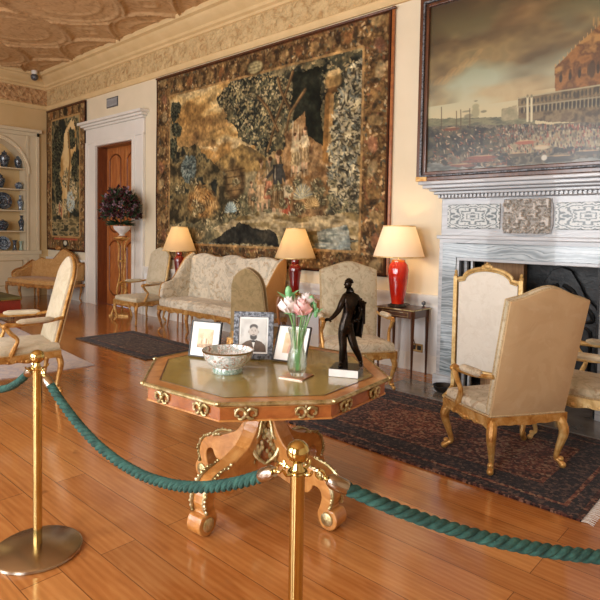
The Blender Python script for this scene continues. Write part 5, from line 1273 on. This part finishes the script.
# glass vase with roses and buds on a wooden coaster
cs = thing('wooden_coaster', 'square wooden coaster under the glass vase', 'coaster', (-1.945, 2.11, ZT), math.radians(15))
m = MB(); m.box(-.066, .066, -.066, .066, 0, .008); m.build('board', 'side_wood', cs, smooth=False, bevel=.003)
m = MB(); m.box(-.068, .068, -.068, .068, 0, .003); m.build('felt', 'brass_satin', cs, smooth=False)
vz = thing('glass_vase', 'clear cut-glass waisted vase of roses on the wooden coaster', 'vase', (-1.945, 2.11, ZT+.0085))
m = MB(); n = 24; vs = []; fs = []
prof = [(.030, 0), (.036, .01), (.046, .035), (.05, .065), (.046, .1), (.036, .135), (.033, .165), (.038, .2), (.047, .235), (.05, .245), (.0455, .243), (.034, .2), (.029, .165), (.032, .135), (.041, .1), (.044, .065), (.04, .035), (.028, .018), (.001, .016)]
for i, (r, z) in enumerate(prof):
    for k in range(n): a = 2*PI*k/n+z*4; rr_ = r*(1+(.05 if (k % 2 and i < 9) else 0)); vs.append((rr_*math.cos(a), rr_*math.sin(a), z))
for i in range(len(prof)-1):
    for k in range(n): k2 = (k+1) % n; fs.append((i*n+k, i*n+k2, (i+1)*n+k2, (i+1)*n+k))
fs.append(tuple(range(n-1, -1, -1))); m.add(vs, fs); m.build('body', 'glass', vz, ang=25)
cr, cu = Vector((.735, .678, 0)), Vector((0, 0, 1))           # directions along and up the bouquet's face
def fp_(x, z, y=0): return Vector((0, 0, 0))+cr*x+cu*z+Vector((.678, -.735, 0))*(-y)
bunch = [('rose', 'pink rose low at the front of the glass vase', .022, .335, -.02, 'petal_pink'), ('rose', 'blush white rose at the left of the glass vase', -.045, .345, -.01, 'petal_white'),
         ('rose', 'pale rose at the back right of the glass vase', .045, .36, .03, 'petal_white')]
def stem(mb, p): mb.tube([(p.x*.1, p.y*.1, .02), (p.x*.2, p.y*.2, .13), (p.x*.45, p.y*.45, .24), tuple(p)], .0042, 6, 4)
for nm, lb, x, z, y, mt in bunch:
    f_ = thing(nm, lb, 'flower', (-1.945, 2.11, ZT+.0085), 0, 'flowers in the glass vase'); p = fp_(x, z, y)
    m = MB(); stem(m, p-Vector((0, 0, .02))); m.build('stem', 'stem', f_)
    m = MB(); r2 = random.Random(int(z*1000))
    for L_ in range(4):
        for k in range(5):
            a = k*2*PI/5+L_*.7; rad = .014+.010*L_; up_ = .058-.005*L_
            d1 = Vector((math.cos(a), math.sin(a), 0)); tdir = Vector((-math.sin(a), math.cos(a), 0)); c0 = p+d1*rad*.3
            pts = []
            for i in range(4):
                for j in range(-2, 3):
                    v_ = i/3; pts.append(c0+d1*(rad*math.sin(v_*1.7)-.004*abs(j)*v_)+tdir*(j*.5*(.017+.008*L_)*math.sin(.5+v_*2.2))+Vector((0, 0, -.018+up_*v_*1.5-.004*(abs(j)**1.5)*v_)))
            m.add([tuple(q) for q in pts], [(i*5+j, i*5+j+1, (i+1)*5+j+1, (i+1)*5+j) for i in range(3) for j in range(4)])
    m.build('petals', mt, f_)
    m = MB(); m.ball(tuple(p-Vector((0, 0, .018))), .012)
    for k in range(5): a = k*2*PI/5; leaf(m, p-Vector((0, 0, .018)), (math.cos(a), math.sin(a), -.3), .03, .006)
    m.build('calyx', 'bud', f_)
for x, z, y, lb, sz in ((-.05, .43, 0, 'tall green bud spray at the upper left of the glass vase', 1.5), (-.028, .40, .02, 'green bud beside the tall left spray', 1.3), (.07, .39, 0, 'green bud on the right, leaning outward from the glass vase', 1.2), (.085, .36, -.02, 'lower green bud leaning furthest right from the glass vase', 1.0)):
    f_ = thing('flower_bud', lb, 'flower', (-1.945, 2.11, ZT+.0085), 0, 'flowers in the glass vase'); p = fp_(x, z, y)
    m = MB(); stem(m, p); m.build('stem', 'stem', f_)
    m = MB(); m.ball(tuple(p), .012*sz, 10, 8, (1, 1, 1.9)); m.ball(tuple(p+Vector((.008, .0, -.035))), .011*sz, 10, 8, (1, 1, 1.9)); m.ball(tuple(p+Vector((-.006, .01, -.02))), .009*sz, 8, 6, (1, 1, 2))
    for k in range(3): leaf(m, p-Vector((0, 0, .03)), (rr.uniform(-1, 1), rr.uniform(-1, 1), .6), .05*sz, .011*sz)
    m.build('bud_head', 'bud', f_)

# bronze statue on a marble block
stt = thing('bronze_statue', 'dark bronze standing figure with draped cloak on the octagonal table', 'statue', (-1.80, 2.335, ZT), math.radians(42.6))
m = MB(); m.T = TR(0, 0, 0, 0, 0, math.radians(-16)); m.box(-.078, .078, -.065, .10, 0, .04); m.build('base', 'marble_dark', stt, smooth=False, bevel=.002)
m = MB(); m.T = TR(0, 0, 0, 0, 0, math.radians(-16)); m.box(-.077, .077, -.068, -.065, .001, .039); m.build('base_front', 'marble_white', stt, smooth=False)
def J(cx, cy, y=0.): return ((cx-135)/4/190, y, .04+(465-cy)/4/190)
joints = {'pelvis': (J(130, 300), .026), 'waist': (J(137, 258), .023), 'chest': (J(148, 205), .030), 'neckb': (J(148, 165), .014), 'neck': (J(141, 140), .012),
  'lsh': (J(122, 182, -.012), .016), 'lel': (J(100, 235, -.03), .012), 'lwr': (J(74, 262, -.05), .0085), 'lha': (J(62, 268, -.055), .008),
  'rsh': (J(176, 186, .012), .016), 'rel': (J(200, 232, .02), .012), 'rwr': (J(184, 268, -.005), .0085), 'rha': (J(172, 276, -.018), .008),
  'lhip': (J(118, 318, -.004), .023), 'lkn': (J(122, 388, -.012), .016), 'lcalf': (J(120, 412, -.004), .0155), 'lan': (J(116, 452, 0), .0095), 'lto': (J(106, 462, -.03), .0085),
  'rhip': (J(144, 318, .006), .023), 'rkn': (J(168, 384, -.01), .016), 'rcalf': (J(182, 410, .008), .0145), 'ran': (J(197, 446, .015), .009), 'rto': (J(194, 460, -.015), .008)}
edges = [('pelvis', 'waist'), ('waist', 'chest'), ('chest', 'neckb'), ('neckb', 'neck'), ('chest', 'lsh'), ('lsh', 'lel'), ('lel', 'lwr'), ('lwr', 'lha'), ('chest', 'rsh'), ('rsh', 'rel'), ('rel', 'rwr'), ('rwr', 'rha'),
  ('pelvis', 'lhip'), ('lhip', 'lkn'), ('lkn', 'lcalf'), ('lcalf', 'lan'), ('lan', 'lto'), ('pelvis', 'rhip'), ('rhip', 'rkn'), ('rkn', 'rcalf'), ('rcalf', 'ran'), ('ran', 'rto')]
m = MB()
def chain(keys, n=5): m.tube([joints[k][0] for k in keys], [joints[k][1] for k in keys], 12, n)
names = list(joints); me = bpy.data.meshes.new('figure'); me.from_pydata([joints[k][0] for k in names], [(names.index(a), names.index(b)) for a, b in edges], [])
me.materials.append(MT['bronze']); fo = bpy.data.objects.new('figure', me); col.objects.link(fo); fo.parent = stt
sk_ = fo.modifiers.new('skin', 'SKIN'); sk_.use_smooth_shade = True
for i, k in enumerate(names):
    v_ = me.skin_vertices[0].data[i]; r = joints[k][1]; v_.radius = (r*1.32, r*1.32); v_.use_root = (k == 'pelvis')
sb = fo.modifiers.new('sub', 'SUBSURF'); sb.levels = sb.render_levels = 2
m = MB(); hx, hy, hz = J(138, 130); m.ball((hx, hy, hz), .0205, 16, 12, (.95, 1, 1.22)); m.ball((hx-.019, hy-.006, hz-.003), .005, 8, 6, (1.2, .7, 1.3)); m.ball((hx-.013, hy-.004, hz-.019), .009, 8, 6, (1, .8, .6))
m.ball((hx-.015, hy-.004, hz+.008), .007, 8, 6, (1, 1.6, .5)); m.ball((hx-.016, hy-.005, hz-.0125), .004, 8, 6, (1, 1.6, .6))
for s_ in (-1, 1): m.ball((hx+.003, hy+s_*.019, hz), .005, 8, 6, (1, .5, 1.4)); m.ball((hx-.016, hy+s_*.008-.004, hz+.003), .003, 6, 5)
m.build('head', 'bronze', stt)
m = MB(); r2 = random.Random(2)
for i in range(46): a = r2.uniform(0, 2*PI); q = r2.uniform(.15, 1); s_ = math.sqrt(1-q*q); m.ball((hx+.004+.019*s_*math.cos(a), hy+.019*s_*math.sin(a), hz+.004+.022*q), .0058, 6, 5)
m.build('hair', 'bronze', stt)
m = MB()                                                        # cloak hanging from the shoulder, in folds
vs = []; fs = []; nx_, nz_ = 22, 16
for j in range(nz_+1):
    v_ = j/nz_
    for i in range(nx_+1):
        u = i/nx_; cx_ = 152+u*44+8*math.sin(v_*3)-(10*v_*(1-u)); cy_ = 188+v_*(150+u*10); yy = .026+.008*math.sin(u*16+v_*2)+.006*v_-.03*(u-.3)**2
        vs.append(J(cx_, cy_, yy))
for j in range(nz_):
    for i in range(nx_): q = j*(nx_+1)+i; fs.append((q, q+1, q+nx_+2, q+nx_+1))
m.add(vs, fs); ck = m.build('cloak', 'bronze', stt); so = ck.modifiers.new('t', 'SOLIDIFY'); so.thickness = .006
m = MB(); m.tube([J(200, 200, .01), J(203, 205, -.01), J(205, 290, -.005)], [.006, .007, .005], 8); m.tube([J(188, 205, 0), J(212, 205, 0)], .006, 8); m.build('short_sword', 'bronze', stt)
m = MB(); m.tube([J(128, 470, .012), J(126, 420, .014), J(122, 370, .012), J(120, 345, .01)], [.026, .021, .019, .012], 9, 3); 
for i in range(12): a = i*.9; m.tube([(J(126, 466)[0]+.022*math.cos(a), .014+.02*math.sin(a), .045), (J(122, 360)[0]+.014*math.cos(a+.6), .012+.014*math.sin(a+.6), J(0, 360)[2])], .004, 5)
m.build('tree_stump', 'bronze', stt)
m = MB()                                                        # hands: palm, four fingers and thumb
for (px, py, pz), dirx, s_ in ((J(62, 268, -.055), -1, 1), (J(172, 276, -.018), -1, 1)):
    m.ball((px-.004, py-.002, pz), .0085, 8, 6, (1.2, .8, 1))
    for k in range(4): zz = (k-1.5)*.0038; L_ = (.011, .014, .013, .010)[k]; m.tube([(px-.010, py-.003, pz+zz), (px-.010-L_*.7, py-.006, pz+zz*1.2), (px-.010-L_, py-.010, pz+zz*1.1-.003)], [.0026, .0023, .0018], 6, 2)
    m.tube([(px-.004, py-.008, pz+.004), (px-.009, py-.014, pz+.008), (px-.014, py-.015, pz+.008)], [.003, .0026, .002], 6, 2)
m.tube([J(52, 262, -.065), J(70, 276, -.062)], .0045, 8)
m.build('hands', 'bronze', stt)

# ================================================================== rope barrier
def post(label, x, y, base=True):
    t = thing('rope_post', label, 'barrier post', (x, y, 0), 0, 'rope barrier posts')
    m = MB(); m.lathe([(.192, 0), (.196, .006), (.194, .016), (.185, .022), (.06, .03), (.024, .034), (.001, .034)], 48); m.build('base_plate', 'brass_satin', t)
    m = MB(); m.lathe([(.02, .03), (.02, .835), (.0205, .84), (.0205, .856), (.016, .862), (.012, .875), (.011, .882)], 24); m.build('pole', 'brass', t)
    m = MB(); m.ball((0, 0, .907), .0315, 28, 18); m.build('ball_finial', 'brass', t)
    m = MB()
    ring = [(.024*math.cos(a), .024*math.sin(a), .852) for a in np.linspace(0, 2*PI, 21)]; m.tube(ring, .004, 6, cap=False)
    for k in range(4): a = k*PI/2; m.tube([(.026*math.cos(a), .026*math.sin(a), .852), (.045*math.cos(a), .045*math.sin(a), .856), (.052*math.cos(a), .052*math.sin(a), .868)], [.005, .004, .004], 6, 2)
    m.build('hook_ring', 'brass', t)
    return t
PL = (-2.59, 1.06); PR = (-1.0, 1.095); P4 = (-4.4, 1.2); P5 = (.35, 2.28)
post('brass rope post with a round base plate at the left', *PL); post('brass rope post in the front centre, nearest the camera', *PR)
post('brass rope post beyond the left edge of the view', *P4); post('brass rope post beyond the right edge of the view', *P5)
def rope(label, A, B, sag, n=120):
    A = Vector((A[0], A[1], .85)); B = Vector((B[0], B[1], .85)); d = (B-A); L = d.length; d.normalize(); a0 = A+d*.05; b0 = B-d*.05
    cen = [a0.lerp(b0, i/n)+Vector((0, 0, -4*sag*(i/n)*(1-i/n))) for i in range(n+1)]
    t = thing('barrier_rope', label, 'rope', tuple(a0), 0, 'green barrier ropes'); cen = [q-a0 for q in cen]
    i0 = int(.075/L*n+.5); i1 = n-i0
    m = MB(); side = Vector((-d.y, d.x, 0)); s_len = 0; R = .0096
    for st_k in range(3):
        pts = []; s_len = 0
        for i in range(i0, i1+1):
            for h_ in range(3 if i < i1 else 1):
                f_ = h_/3; p = cen[i].lerp(cen[min(i+1, n)], f_); tg = (cen[min(i+1, n)]-cen[max(i-1, 0)]).normalized(); up_ = side.cross(tg).normalized()
                if pts: s_len += (p-lastp).length
                lastp = p; ph = s_len/.085*2*PI+st_k*2*PI/3
                pts.append(p+(side*math.cos(ph)+up_*math.sin(ph))*R)
        m.tube(pts, .0099, 8)
    m.build('rope_strands', 'rope', t)
    for e, sgn in ((0, 1), (n, -1)):
        j = i0 if e == 0 else i1; p0 = cen[e]; p1 = cen[j]; tg = (cen[j+sgn*2]-p1).normalized()
        m = MB(); c0 = p1-tg*.03; m.tube([c0-tg*.012, c0, c0+tg*.04, c0+tg*.046], [.014, .0205, .0205, .018], 16); cp = m.build('rope_cap', 'brass_satin', t)
        m = MB(); q = c0-tg*.012; ln = q-p0; up2 = Vector((0, 0, 1))
        m.tube([tuple(q), tuple(q-ln*.3), tuple(q-ln*.35+up2*.012), tuple(q-ln*.7+up2*.014), tuple(p0+up2*.004), tuple(p0-up2*.006), tuple(q-ln*.7-up2*.01), tuple(q-ln*.4-up2*.006)], .004, 6, 3)
        m.ball(tuple(q-ln*.15), .008, 8, 6); m.build('snap_hook', 'brass', cp)
    return t
rope('green twisted rope hanging between the two brass posts', PL, PR, .235)
rope('green twisted rope running right from the front centre post out of view', PR, P5, .21)
rope('green twisted rope running left from the left brass post out of view', PL, P4, .26)
sp = thing('ceiling_sensor', 'small round chrome fitting in the far corner under the ceiling', 'fitting', (XL+.34, YB-.42, ZC-.13))
m = MB(); m.ball((0, 0, 0), .075, 20, 14); m.build('globe', 'brass_satin' if 0 else 'photo_silver', sp); m = MB(); m.lathe([(.05, .05), (.06, .1), (.06, .14)], 16); m.build('mount', 'white_gloss', sp)

# ================================================================== light
for i, cx_ in enumerate(wins):
    ld = bpy.data.lights.new('window_daylight', 'AREA'); ld.shape = 'RECTANGLE'; ld.size = 1.4; ld.size_y = 3.2; ld.energy = (40, 95, 150, 150)[i]; ld.color = (.95, .97, 1)
    lo = bpy.data.objects.new('window_daylight', ld); col.objects.link(lo); lo.location = (cx_, YF-.1, 2.2); lo.rotation_euler = (PI/2, 0, 0)
w = bpy.data.worlds.new('sky'); sc.world = w; w.use_nodes = True; w.node_tree.nodes['Background'].inputs[0].default_value = (.7, .8, 1, 1); w.node_tree.nodes['Background'].inputs[1].default_value = .6
sc.view_settings.view_transform = 'Standard'; sc.view_settings.look = 'None'; sc.view_settings.gamma = 1; sc.view_settings.exposure = 0.75; sc.view_settings.use_curve_mapping = False
sc.cycles.use_denoising = True; sc.cycles.max_bounces = 8; sc.cycles.diffuse_bounces = 5; sc.cycles.glossy_bounces = 4; sc.cycles.transmission_bounces = 8; sc.cycles.sample_clamp_indirect = 6
